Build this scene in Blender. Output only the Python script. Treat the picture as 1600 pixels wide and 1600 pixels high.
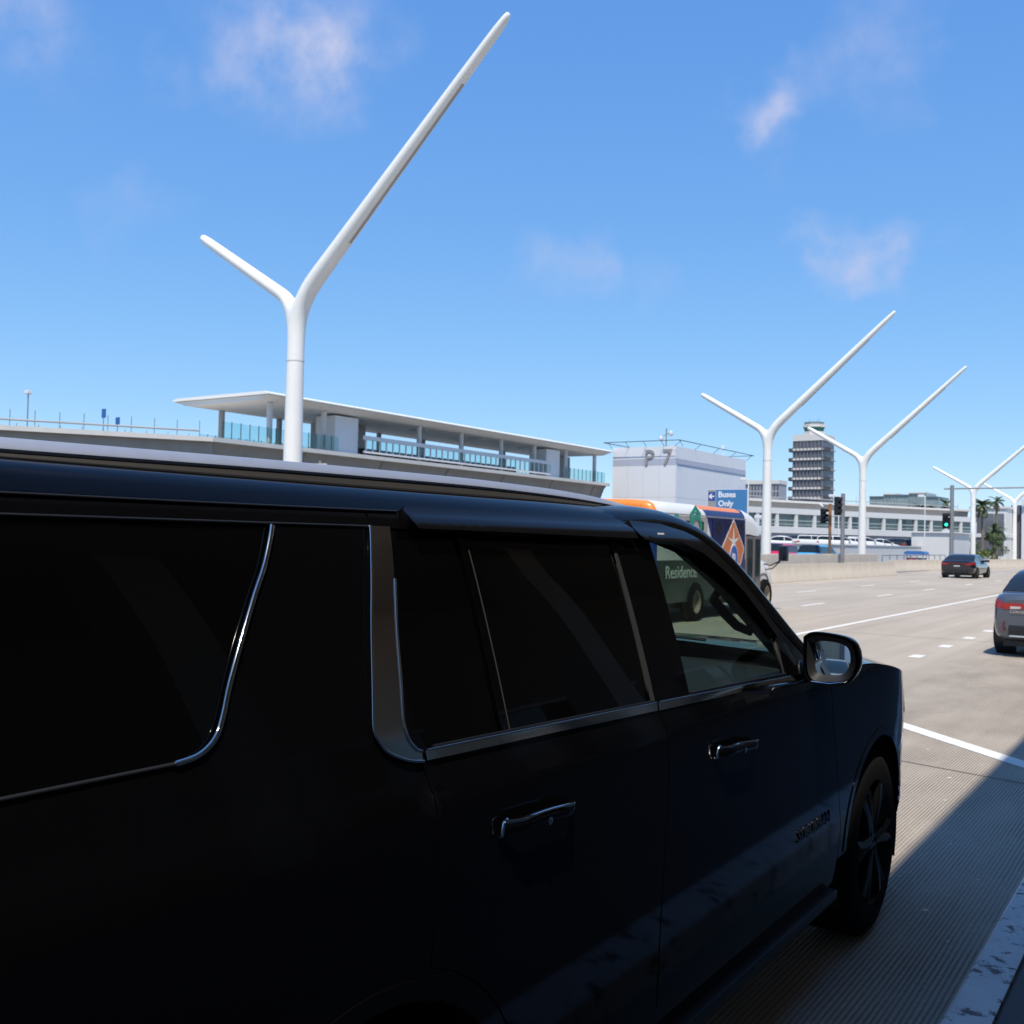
import bpy, bmesh, math, random
import numpy as np
from mathutils import Vector, Matrix
from mathutils.geometry import delaunay_2d_cdt
R = math.radians
random.seed(7)
scene = bpy.context.scene
for o in list(bpy.data.objects): bpy.data.objects.remove(o)
C = scene.collection

# ---------------------------------------------------------------- camera
cam_d = bpy.data.cameras.new('camera'); cam = bpy.data.objects.new('camera', cam_d); C.objects.link(cam)
scene.camera = cam
cam_d.sensor_width = 36; cam_d.sensor_fit = 'HORIZONTAL'; cam_d.lens = 36.0
cam_d.clip_start = 0.05; cam_d.clip_end = 6000
YAW, PITCH, ROLL = R(34.27), R(1.47), R(1.27)
F = Vector((-math.sin(YAW)*math.cos(PITCH), math.cos(YAW)*math.cos(PITCH), math.sin(PITCH)))
Rt = Vector((math.cos(YAW), math.sin(YAW), 0)); Up = Rt.cross(F)
R2 = Rt*math.cos(ROLL)+Up*math.sin(ROLL); U2 = Up*math.cos(ROLL)-Rt*math.sin(ROLL)
cam.matrix_world = Matrix(((R2.x, U2.x, -F.x, 0), (R2.y, U2.y, -F.y, 0), (R2.z, U2.z, -F.z, 1.75), (0, 0, 0, 1)))
cam_d.dof.use_dof = True; cam_d.dof.focus_distance = 2.5; cam_d.dof.aperture_fstop = 11.0

# ---------------------------------------------------------------- world, sun, exposure
SUN = Vector((.28, -.45, 1)).normalized()
EL = math.asin(SUN.z); ROT = math.atan2(SUN.x, SUN.y)
world = bpy.data.worlds.new('World'); scene.world = world; world.use_nodes = True
nt = world.node_tree; nt.nodes.clear()
def wn(t, **k):
    n = nt.nodes.new(t)
    for a, b in k.items(): setattr(n, a, b)
    return n
def wmath(op, a, b=None, c=None, clamp=False):
    n = wn('ShaderNodeMath', operation=op, use_clamp=clamp)
    for i, s in enumerate((a, b, c)):
        if s is None: continue
        if isinstance(s, (int, float)): n.inputs[i].default_value = s
        else: nt.links.new(s, n.inputs[i])
    return n.outputs[0]
sky = wn('ShaderNodeTexSky', sky_type='NISHITA'); sky.sun_disc = False
sky.sun_elevation = EL; sky.sun_rotation = ROT; sky.altitude = 0; sky.air_density = 0.8; sky.dust_density = 0.0; sky.ozone_density = 1.5
# clear coastal sky: the same response over the whole dome (deep saturated blue, pale towards the horizon)
sepc = wn('ShaderNodeSeparateColor'); nt.links.new(sky.outputs[0], sepc.inputs[0]); hsv = wn('ShaderNodeCombineColor')
for i, (pw_, gn) in enumerate(((.80, .85), (.58, .98), (.30, 1.14))):
    nt.links.new(wmath('MULTIPLY', wmath('POWER', wmath('MULTIPLY', sepc.outputs[i], .1), pw_), 10*gn), hsv.inputs[i])
tc = wn('ShaderNodeTexCoord')
def pdir(x, y):
    d = F + R2*((x-800)/1600) - U2*((y-800)/1600); return d.normalized()
# thin summer clouds: (direction, angular size, density)
CL = [(pdir(400, 45), .055, .7), (pdir(450, 100), .06, .8), (pdir(515, 40), .055, .95), (pdir(520, 130), .045, .45), (pdir(570, 90), .04, .4),
      (pdir(1185, 185), .034, 1.05), (pdir(1240, 140), .03, .6), (pdir(1200, 215), .03, .5),
      (pdir(1290, 370), .028, .95), (pdir(1335, 405), .034, 1.0), (pdir(1380, 412), .026, .8), (pdir(1425, 385), .02, .35),
      (pdir(850, 400), .035, .55), (pdir(935, 408), .033, .6), (pdir(1020, 462), .03, .3), (pdir(275, 118), .025, .35),
      (pdir(220, 310), .025, .25), (pdir(80, 90), .05, .14), (pdir(180, 345), .025, .2), (pdir(40, 20), .04, .12)]
for k in range(26):
    az = R(60+k*11.5+random.uniform(-4, 4)); el = R(random.uniform(14, 60))
    CL.append((Vector((math.sin(az)*math.cos(el), math.cos(az)*math.cos(el), math.sin(el))), random.uniform(.04, .09), random.uniform(.4, .9)))
mp = wn('ShaderNodeVectorMath', operation='NORMALIZE'); nt.links.new(tc.outputs['Generated'], mp.inputs[0])
dist_n = wn('ShaderNodeTexNoise'); dist_n.inputs['Scale'].default_value = 16; dist_n.inputs['Detail'].default_value = 5
nt.links.new(mp.outputs[0], dist_n.inputs['Vector'])
dsub = wn('ShaderNodeVectorMath', operation='SUBTRACT'); nt.links.new(dist_n.outputs['Color'], dsub.inputs[0]); dsub.inputs[1].default_value = (.5, .5, .5)
dscl = wn('ShaderNodeVectorMath', operation='SCALE'); nt.links.new(dsub.outputs[0], dscl.inputs[0]); dscl.inputs['Scale'].default_value = .11
dadd = wn('ShaderNodeVectorMath', operation='ADD'); nt.links.new(mp.outputs[0], dadd.inputs[0]); nt.links.new(dscl.outputs[0], dadd.inputs[1])
tot = None
for d, r, s in CL:
    dn = wn('ShaderNodeVectorMath', operation='DISTANCE'); nt.links.new(dadd.outputs[0], dn.inputs[0]); dn.inputs[1].default_value = d
    m1 = wn('ShaderNodeMapRange', interpolation_type='SMOOTHSTEP'); nt.links.new(dn.outputs['Value'], m1.inputs['Value'])
    m1.inputs['From Min'].default_value = r*1.35; m1.inputs['From Max'].default_value = 0; m1.inputs['To Max'].default_value = s
    tot = m1.outputs[0] if tot is None else wmath('ADD', tot, m1.outputs[0])
fn = wn('ShaderNodeTexNoise'); fn.inputs['Scale'].default_value = 22; fn.inputs['Detail'].default_value = 9; fn.inputs['Roughness'].default_value = .58
nt.links.new(mp.outputs[0], fn.inputs['Vector'])
fm = wn('ShaderNodeMapRange'); nt.links.new(fn.outputs[0], fm.inputs['Value']); fm.inputs['From Min'].default_value = .3; fm.inputs['From Max'].default_value = .68; fm.inputs['To Min'].default_value = .15
cm = wmath('MULTIPLY', wmath('MULTIPLY', tot, fm.outputs[0]), .62, clamp=True)
mix = wn('ShaderNodeMix', data_type='RGBA')
nt.links.new(cm, mix.inputs['Factor']); nt.links.new(hsv.outputs[0], mix.inputs[6]); mix.inputs[7].default_value = (5.8, 6.2, 8.4, 1)
bg = wn('ShaderNodeBackground'); bg.inputs['Strength'].default_value = .10
nt.links.new(mix.outputs[2], bg.inputs['Color'])
wo = wn('ShaderNodeOutputWorld'); nt.links.new(bg.outputs[0], wo.inputs[0])

sun_d = bpy.data.lights.new('sun', 'SUN'); sun_d.energy = 5.0; sun_d.angle = R(.53); sun_d.color = (1, .93, .82)
sun = bpy.data.objects.new('sun', sun_d); C.objects.link(sun)
sun.rotation_euler = SUN.to_track_quat('Z', 'Y').to_euler(); sun.location = (20, -30, 60)
vs = scene.view_settings; vs.view_transform = 'Standard'; vs.look = 'None'; vs.exposure = 0.0; vs.gamma = 1; vs.use_curve_mapping = False
scene.cycles.transparent_max_bounces = 24
scene.render.resolution_x = scene.render.resolution_y = 1024

# ---------------------------------------------------------------- materials
MT = {}
def mat(name, col=(.5, .5, .5), rough=.5, metal=0., spec=.5, var=0., vscale=4., bump=0., bscale=60., emit=None, coat=0., stain=None, stretch=None):
    if name in MT: return MT[name]
    m = bpy.data.materials.new(name); m.use_nodes = True; t = m.node_tree; b = t.nodes['Principled BSDF']
    b.inputs['Base Color'].default_value = (*col, 1); b.inputs['Roughness'].default_value = rough; b.inputs['Metallic'].default_value = metal
    b.inputs['Specular IOR Level'].default_value = spec; b.inputs['Coat Weight'].default_value = coat; b.inputs['Coat Roughness'].default_value = .03
    if emit: b.inputs['Emission Color'].default_value = (*emit[0], 1); b.inputs['Emission Strength'].default_value = emit[1]
    if var or bump or stain:
        tcn = t.nodes.new('ShaderNodeTexCoord'); mpn = t.nodes.new('ShaderNodeMapping'); t.links.new(tcn.outputs['Object'], mpn.inputs[0])
        if stretch: mpn.inputs['Scale'].default_value = stretch
        src = None
        if var:
            n = t.nodes.new('ShaderNodeTexNoise'); n.inputs['Scale'].default_value = vscale; n.inputs['Detail'].default_value = 8; n.inputs['Roughness'].default_value = .65
            t.links.new(mpn.outputs[0], n.inputs['Vector'])
            r = t.nodes.new('ShaderNodeMapRange'); t.links.new(n.outputs[0], r.inputs['Value']); r.inputs['From Min'].default_value = .3; r.inputs['From Max'].default_value = .7
            r.inputs['To Min'].default_value = 1-var; r.inputs['To Max'].default_value = 1+var
            x = t.nodes.new('ShaderNodeVectorMath'); x.operation = 'SCALE'; x.inputs[0].default_value = col; t.links.new(r.outputs[0], x.inputs['Scale'])
            src = x.outputs[0]; t.links.new(src, b.inputs['Base Color'])
        if stain:
            n = t.nodes.new('ShaderNodeTexNoise'); n.inputs['Scale'].default_value = stain[2]; n.inputs['Detail'].default_value = 9; n.inputs['Roughness'].default_value = .7
            t.links.new(mpn.outputs[0], n.inputs['Vector'])
            r = t.nodes.new('ShaderNodeMapRange'); t.links.new(n.outputs[0], r.inputs['Value']); r.inputs['From Min'].default_value = stain[1]; r.inputs['From Max'].default_value = stain[1]+stain[3]
            mx = t.nodes.new('ShaderNodeMix'); mx.data_type = 'RGBA'; t.links.new(r.outputs[0], mx.inputs['Factor'])
            if src: t.links.new(src, mx.inputs[6])
            else: mx.inputs[6].default_value = (*col, 1)
            mx.inputs[7].default_value = (*stain[0], 1); t.links.new(mx.outputs[2], b.inputs['Base Color'])
        if bump:
            n = t.nodes.new('ShaderNodeTexNoise'); n.inputs['Scale'].default_value = bscale; n.inputs['Detail'].default_value = 4; t.links.new(mpn.outputs[0], n.inputs['Vector'])
            bn = t.nodes.new('ShaderNodeBump'); bn.inputs['Strength'].default_value = bump; bn.inputs['Distance'].default_value = .01
            t.links.new(n.outputs[0], bn.inputs['Height']); t.links.new(bn.outputs[0], b.inputs['Normal'])
    MT[name] = m; return m
def glass_mat(name, tint, ior=1.45, rough=0.0):
    m = bpy.data.materials.new(name); m.use_nodes = True; t = m.node_tree; t.nodes.clear()
    tr = t.nodes.new('ShaderNodeBsdfTransparent'); tr.inputs[0].default_value = (*tint, 1)
    g = t.nodes.new('ShaderNodeBsdfGlossy'); g.inputs['Roughness'].default_value = rough
    fr = t.nodes.new('ShaderNodeFresnel'); fr.inputs['IOR'].default_value = ior
    mx = t.nodes.new('ShaderNodeMixShader'); o = t.nodes.new('ShaderNodeOutputMaterial')
    t.links.new(fr.outputs[0], mx.inputs[0]); t.links.new(tr.outputs[0], mx.inputs[1]); t.links.new(g.outputs[0], mx.inputs[2]); t.links.new(mx.outputs[0], o.inputs[0])
    MT[name] = m; return m

paint = mat('black_car_paint', (.0022, .0022, .0028), .06, spec=.12)
blackgl = mat('privacy_glass', (.0012, .0012, .0012), .01, spec=.26)
chrome = mat('chrome', (.62, .60, .58), .05, 1.0)
chrome_dk = mat('dark_chrome', (.62, .58, .54), .08, 1.0)
satin = mat('satin_aluminium', (.60, .62, .67), .45, .7, var=.04, vscale=30)
rubber = mat('rubber', (.006, .006, .006), .5, spec=.25)
strip = mat('grey_rubber_strip', (.034, .033, .032), .5, spec=.3)
visor_m = mat('smoked_acrylic', (.005, .005, .006), .12, spec=.14)
tyre_m = mat('tyre_rubber', (.006, .006, .006), .9, spec=.15, bump=.3, bscale=80)
rim_m = mat('alloy', (.30, .30, .31), .35, .9)
trim_m = mat('interior_plastic', (.018, .017, .017), .7, bump=.2, bscale=200)
liner_m = mat('headliner', (.05, .047, .045), .95)
leather = mat('seat_leather', (.014, .014, .015), .5, bump=.2, bscale=90)
front_gl = glass_mat('front_window_glass', (.50, .60, .53))
wind_gl = glass_mat('windscreen_glass', (.62, .72, .66))
clear_gl = glass_mat('pale_green_glass', (.62, .84, .84))
mirror_m = mat('mirror_silver', (.82, .86, .82), .0, 1.0)
pole_m = mat('white_pole_paint', (.84, .82, .77), .38, var=.035, vscale=1.2)
white_p = mat('white_panel', (.74, .74, .75), .55, var=.03, vscale=.6)
concrete = mat('barrier_concrete', (.60, .53, .43), .85, var=.08, vscale=1.3, bump=.3, bscale=30, stain=((.36, .31, .26), .62, 2.2, .25))
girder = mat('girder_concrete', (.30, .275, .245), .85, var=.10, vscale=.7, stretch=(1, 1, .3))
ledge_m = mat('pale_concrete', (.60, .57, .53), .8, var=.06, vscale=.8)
steel = mat('galvanised_steel', (.34, .34, .34), .5, .6, var=.08)
dark_met = mat('dark_metal', (.03, .03, .032), .5)
black_m = mat('black_plastic', (.012, .012, .013), .45)

# ---------------------------------------------------------------- object helpers
def tag(o, label=None, cat=None, group=None, kind=None):
    if label: o['label'] = label
    if cat: o['category'] = cat
    if group: o['group'] = group
    if kind: o['kind'] = kind
    return o
def root(name, label, cat, loc=(0, 0, 0), rz=0., group=None):
    o = bpy.data.objects.new(name, None); C.objects.link(o); o.location = loc; o.rotation_euler = (0, 0, rz)
    o.empty_display_size = .3
    return tag(o, label, cat, group)
def mk(name, verts, faces, m, parent=None, smooth=None, fm=None):
    me = bpy.data.meshes.new(name); me.from_pydata([tuple(v) for v in verts], [], faces)
    for x in (m if isinstance(m, (list, tuple)) else [m]): me.materials.append(x)
    if fm: me.polygons.foreach_set('material_index', fm)
    if smooth is not None:
        me.polygons.foreach_set('use_smooth', [True]*len(me.polygons))
        if smooth < 180: me.set_sharp_from_angle(angle=R(smooth))
    me.update()
    o = bpy.data.objects.new(name, me); C.objects.link(o)
    if parent: o.parent = parent
    return o
class MB:
    def __init__(s): s.v = []; s.f = []
    def add(s, v, f):
        k = len(s.v); s.v += [tuple(p) for p in v]; s.f += [tuple(i+k for i in q) for q in f]; return s
    def box(s, x0, x1, y0, y1, z0, z1, bev=0.):
        if bev <= 0:
            v = [(x, y, z) for x in (x0, x1) for y in (y0, y1) for z in (z0, z1)]
            return s.add(v, [(0, 1, 3, 2), (4, 6, 7, 5), (0, 4, 5, 1), (2, 3, 7, 6), (0, 2, 6, 4), (1, 5, 7, 3)])
        bm = bmesh.new(); bmesh.ops.create_cube(bm, size=1)
        for q in bm.verts: q.co = ((x0+x1)/2+q.co.x*(x1-x0), (y0+y1)/2+q.co.y*(y1-y0), (z0+z1)/2+q.co.z*(z1-z0))
        bmesh.ops.bevel(bm, geom=bm.edges[:], offset=bev, segments=2, affect='EDGES', profile=.6)
        bm.verts.index_update(); v = [q.co[:] for q in bm.verts]; f = [[a.index for a in p.verts] for p in bm.faces]; bm.free()
        return s.add(v, f)
    def prism(s, poly, y0, y1, ax='y'):
        n = len(poly)
        def P(a, b, t): return {'y': (a, t, b), 'x': (t, a, b), 'z': (a, b, t)}[ax]
        v = [P(a, b, y0) for a, b in poly]+[P(a, b, y1) for a, b in poly]
        f = [tuple(range(n))[::-1], tuple(range(n, 2*n))]+[(i, (i+1) % n, (i+1) % n+n, i+n) for i in range(n)]
        return s.add(v, f)
    def tube(s, pts, rad, n=8, cap=True):
        pts = [Vector(p) for p in pts]; rad = rad if isinstance(rad, (list, tuple)) else [rad]*len(pts); v = []; f = []
        t0 = (pts[1]-pts[0]).normalized(); up = Vector((0, 0, 1)) if abs(t0.z) < .9 else Vector((1, 0, 0))
        a = t0.cross(up).normalized()
        for i, p in enumerate(pts):
            t = (pts[min(i+1, len(pts)-1)]-pts[max(i-1, 0)]).normalized()
            a = (a-t*a.dot(t)).normalized(); b = t.cross(a)
            v += [p+(a*math.cos(2*math.pi*k/n)+b*math.sin(2*math.pi*k/n))*rad[i] for k in range(n)]
        for i in range(len(pts)-1):
            f += [(i*n+k, i*n+(k+1) % n, (i+1)*n+(k+1) % n, (i+1)*n+k) for k in range(n)]
        if cap: f += [tuple(range(n))[::-1], tuple(range((len(pts)-1)*n, len(pts)*n))]
        return s.add(v, f)
    def lathe(s, prof, n=24, ax='x', c=(0, 0, 0), cap=False):
        v = []; f = []
        for a, r in prof:
            for k in range(n):
                q = 2*math.pi*k/n; x, y = r*math.cos(q), r*math.sin(q)
                v.append({'x': (c[0]+a, c[1]+x, c[2]+y), 'y': (c[0]+y, c[1]+a, c[2]+x), 'z': (c[0]+x, c[1]+y, c[2]+a)}[ax])
        for i in range(len(prof)-1): f += [(i*n+k, i*n+(k+1) % n, (i+1)*n+(k+1) % n, (i+1)*n+k) for k in range(n)]
        if cap: f += [tuple(range(n))[::-1], tuple(range((len(prof)-1)*n, len(prof)*n))]
        return s.add(v, f)
    def grid(s, rows):
        n = len(rows[0]); v = [p for r in rows for p in r]
        return s.add(v, [(i*n+k, i*n+k+1, (i+1)*n+k+1, (i+1)*n+k) for i in range(len(rows)-1) for k in range(n-1)])
    def build(s, name, m, parent=None, smooth=None): return mk(name, s.v, s.f, m, parent, smooth)
def copy_tree(o, parent=None):
    c = o.copy(); C.objects.link(c); c.parent = parent
    for ch in o.children: copy_tree(ch, c)
    return c
def bake(o):
    dg = bpy.context.evaluated_depsgraph_get(); me = bpy.data.meshes.new_from_object(o.evaluated_get(dg)); return me
def text(name, s, size, m, parent, loc, rot, ext=.004, sx=1., bold=0., align='LEFT', space=1.):
    cu = bpy.data.curves.new(name, 'FONT'); cu.body = s; cu.size = size; cu.extrude = ext; cu.offset = bold; cu.align_x = align; cu.resolution_u = 3; cu.space_character = space
    t = bpy.data.objects.new(name+'_tmp', cu); C.objects.link(t); me = bake(t); bpy.data.objects.remove(t); bpy.data.curves.remove(cu)
    me.materials.clear(); me.materials.append(m)
    o = bpy.data.objects.new(name, me); C.objects.link(o); o.parent = parent; o.location = loc; o.rotation_euler = rot; o.scale = (sx, 1, 1)
    return o
def pchip(X, Y):
    X = np.array(X, float); Y = np.array(Y, float); h = np.diff(X); d = np.diff(Y)/h; m = np.zeros(len(X)); m[0] = d[0]; m[-1] = d[-1]
    for i in range(1, len(X)-1):
        if d[i-1]*d[i] > 0:
            w1 = 2*h[i]+h[i-1]; w2 = h[i]+2*h[i-1]; m[i] = (w1+w2)/(w1/d[i-1]+w2/d[i])
    def f(x):
        x = min(max(x, X[0]), X[-1]); i = min(max(int(np.searchsorted(X, x))-1, 0), len(X)-2); t = (x-X[i])/h[i]
        return float((2*t**3-3*t*t+1)*Y[i]+(t**3-2*t*t+t)*h[i]*m[i]+(-2*t**3+3*t*t)*Y[i+1]+(t**3-t*t)*h[i]*m[i+1])
    return f
def inpoly(p, poly):
    x, y = p; r = False; n = len(poly)
    for i in range(n):
        x1, y1 = poly[i]; x2, y2 = poly[(i+1) % n]
        if (y1 > y) != (y2 > y) and x < (x2-x1)*(y-y1)/(y2-y1)+x1: r = not r
    return r
def smooth_path(P, n=6):
    out = []
    for i in range(len(P)-1):
        p0, p1, p2, p3 = (Vector(P[max(i-1, 0)]), Vector(P[i]), Vector(P[i+1]), Vector(P[min(i+2, len(P)-1)]))
        for k in range(n):
            t = k/n; q = .5*((2*p1)+(-p0+p2)*t+(2*p0-5*p1+4*p2-p3)*t*t+(-p0+3*p1-3*p2+p3)*t**3); out.append((q.x, q.y))
    out.append(tuple(P[-1])); return out
# ================================================================ black SUV at the kerb
SX, SY = -2.24, 2.87
suv = root('suv', 'long black SUV with dark windows parked along the white painted kerb', 'suv', (SX, SY, 0))
HWF = pchip([.26, .36, .44, .50, .56, .66, .80, .95, 1.08, 1.18, 1.225, 1.246, 1.254, 1.260, 1.27, 1.31, 1.5, 1.7, 1.77, 1.803, 1.825, 1.842, 1.853, 1.863],
            [.93, .975, .994, .999, 1.001, 1.004, 1.010, 1.017, 1.022, 1.021, 1.017, 1.012, 1.003, .9925, .986, .976, .921, .855, .828, .808, .79, .768, .742, .70])
def sm(a, b, x):
    t = min(max((x-a)/(b-a), 0), 1); return t*t*(3-2*t)
YN0 = 4.70
def ylen(z): return 1.12-.13*sm(.85, 1.2, z)-.08*sm(.55, .3, z)
def S(y, z):
    h = HWF(z)
    if y > YN0:
        t = min((y-YN0)/ylen(z), 1); h *= (1-t**4)**.25
    if y < .45:
        t = min((.45-y)/.5, 1); h *= (1-t**4)**.25
    return h
def SN(y, z):
    e = .004; dy = (S(y+e, z)-S(y-e, z))/(2*e); dz = (S(y, z+e)-S(y, z-e))/(2*e)
    return Vector((1, -dy, -dz)).normalized()
def L(x, y, z): return (x, y-SY, z)
def dens(poly, step=.05, closed=True):
    out = []; n = len(poly)
    for i in range(n if closed else n-1):
        a = poly[i]; b = poly[(i+1) % n]; k = max(1, int(math.dist(a, b)/step+.5))
        out += [(a[0]+(b[0]-a[0])*j/k, a[1]+(b[1]-a[1])*j/k) for j in range(k)]
    if not closed: out.append(poly[-1])
    return out
def patch(name, outline, m, parent=suv, holes=(), off=0., rim=.012, side=1, g=.055, bev=.003):
    """a skin panel cut out of the body surface, with turned-in edges"""
    offf = off if callable(off) else (lambda y, z: off)
    loops = [dens(outline)]+[dens(h) for h in holes]
    pts = []; edges = []
    for lp in loops:
        k = len(pts); pts += lp; edges += [(k+i, k+(i+1) % len(lp)) for i in range(len(lp))]
    nb = len(pts); ys = [p[0] for p in outline]; zs = [p[1] for p in outline]
    bp = np.array(pts)
    y = min(ys)+g/2
    while y < max(ys):
        z = min(zs)+g/2
        while z < max(zs):
            if inpoly((y, z), outline) and not any(inpoly((y, z), h) for h in holes) and np.min((bp[:, 0]-y)**2+(bp[:, 1]-z)**2) > (.35*g)**2: pts.append((y, z))
            z += g
        y += g
    vo, eo, fo, *_ = delaunay_2d_cdt([Vector(p) for p in pts], edges, [], 0, 1e-6)
    vo = [(p[0], p[1]) for p in vo]; tris = []
    for t in fo:
        c = (sum(vo[i][0] for i in t)/3, sum(vo[i][1] for i in t)/3)
        if inpoly(c, outline) and not any(inpoly(c, h) for h in holes):
            a, b, d = (vo[i] for i in t)
            if (b[0]-a[0])*(d[1]-a[1])-(b[1]-a[1])*(d[0]-a[0]) < 0: t = t[::-1]
            tris.append(tuple(t))
    V = []; N = []
    for (yy, zz) in vo:
        n = SN(yy, zz); p = Vector((S(yy, zz), yy, zz))+n*offf(yy, zz)
        if callable(off):
            e = .004; n = (n-Vector((0, (offf(yy+e, zz)-offf(yy-e, zz))/(2*e), (offf(yy, zz+e)-offf(yy, zz-e))/(2*e)))).normalized()
        V.append(p); N.append(n)
    F_ = list(tris)
    if rim:
        cnt = {}
        for t in tris:
            for i in range(3):
                a, b = t[i], t[(i+1) % 3]; key = (min(a, b), max(a, b)); cnt.setdefault(key, []).append((a, b))
        top = {}; low = {}
        for key, l in cnt.items():
            if len(l) != 1: continue
            a, b = l[0]
            for q in (a, b):
                if q not in top:
                    top[q] = len(V); V.append(V[q].copy()); N.append(Vector((0, 0, 0)))
                    low[q] = len(V); V.append(V[q]-N[q]*rim); N.append(Vector((0, 0, 0)))
            F_.append((top[b], top[a], low[a], low[b]))
    vv = [L(side*p.x, p.y, p.z) for p in V]
    if side < 0: F_ = [t[::-1] for t in F_]
    o = mk(name, vv, F_, m, parent, smooth=180)
    nn = [(side*n.x, n.y, n.z) for n in N]
    o.data.normals_split_custom_set_from_vertices(nn)
    return o
def stube(name, pts, r, m, parent=suv, off=.004, side=1, n=8, step=.04, taper=0):
    q = dens(smooth_path(pts, 5) if len(pts) > 3 else pts, step, False); P = []
    if taper: r = [r*min(1, .15+min(i, len(q)-1-i)/taper) for i in range(len(q))]
    for (y, z) in q:
        nn = SN(y, z); p = Vector((S(y, z), y, z))+nn*off; P.append(L(side*p.x, p.y, p.z))
    return MB().tube(P, r, n).build(name, m, parent, 60)
def arc(cy, cz, r, a0, a1, n=14): return [(cy+r*math.cos(R(a0+(a1-a0)*i/n)), cz+r*math.sin(R(a0+(a1-a0)*i/n))) for i in range(n+1)]
FW, RW = 4.80, 1.39
ze = pchip([4.0, 4.3, 4.6, 4.9, 5.15, 5.35, 5.5, 5.62], [1.243, 1.247, 1.238, 1.205, 1.165, 1.125, 1.075, 1.02])
qwin = [(.22, 1.765), (1.285, 1.765), (1.297, 1.76), (1.252, 1.694), (1.215, 1.642), (1.168, 1.57), (1.127, 1.502), (1.103, 1.455), (1.08, 1.423), (1.045, 1.404), (1.0, 1.398), (.7, 1.398), (.25, 1.402)]
rwin = [(1.612, 1.765), (1.585, 1.66), (1.557, 1.562), (1.534, 1.449), (1.524, 1.39), (1.53, 1.36), (1.548, 1.34), (1.60, 1.332), (2.0, 1.322), (2.555, 1.308), (2.555, 1.765)]
fwin = [(2.80, 1.302), (3.2, 1.293), (3.60, 1.283), (3.60, 1.41), (3.50, 1.50), (3.38, 1.59), (3.25, 1.66), (3.1, 1.715), (2.95, 1.745), (2.80, 1.752)]
apil_in = [(4.035, 1.20), (3.97, 1.262), (3.76, 1.385), (3.56, 1.515), (3.37, 1.645), (3.185, 1.738), (3.03, 1.786), (2.9, 1.80)]
apil_out = [(4.06, 1.262), (3.83, 1.402), (3.63, 1.545), (3.43, 1.685), (3.24, 1.785), (3.13, 1.826), (3.06, 1.803)]
rear_cut = [(1.566, 1.80), (1.566, 1.0)]+arc(RW, .42, .535, 72, 9, 10)
chrome_out = [(1.55, 1.766), (1.515, 1.66), (1.484, 1.567), (1.452, 1.45), (1.437, 1.39), (1.444, 1.368), (1.465, 1.343), (1.515, 1.321), (1.56, 1.312)]
chrome_in = [(1.56, 1.331), (1.545, 1.337), (1.528, 1.358), (1.523, 1.39), (1.534, 1.449), (1.557, 1.562), (1.585, 1.66), (1.612, 1.766)]
door_obj = {}
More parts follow.
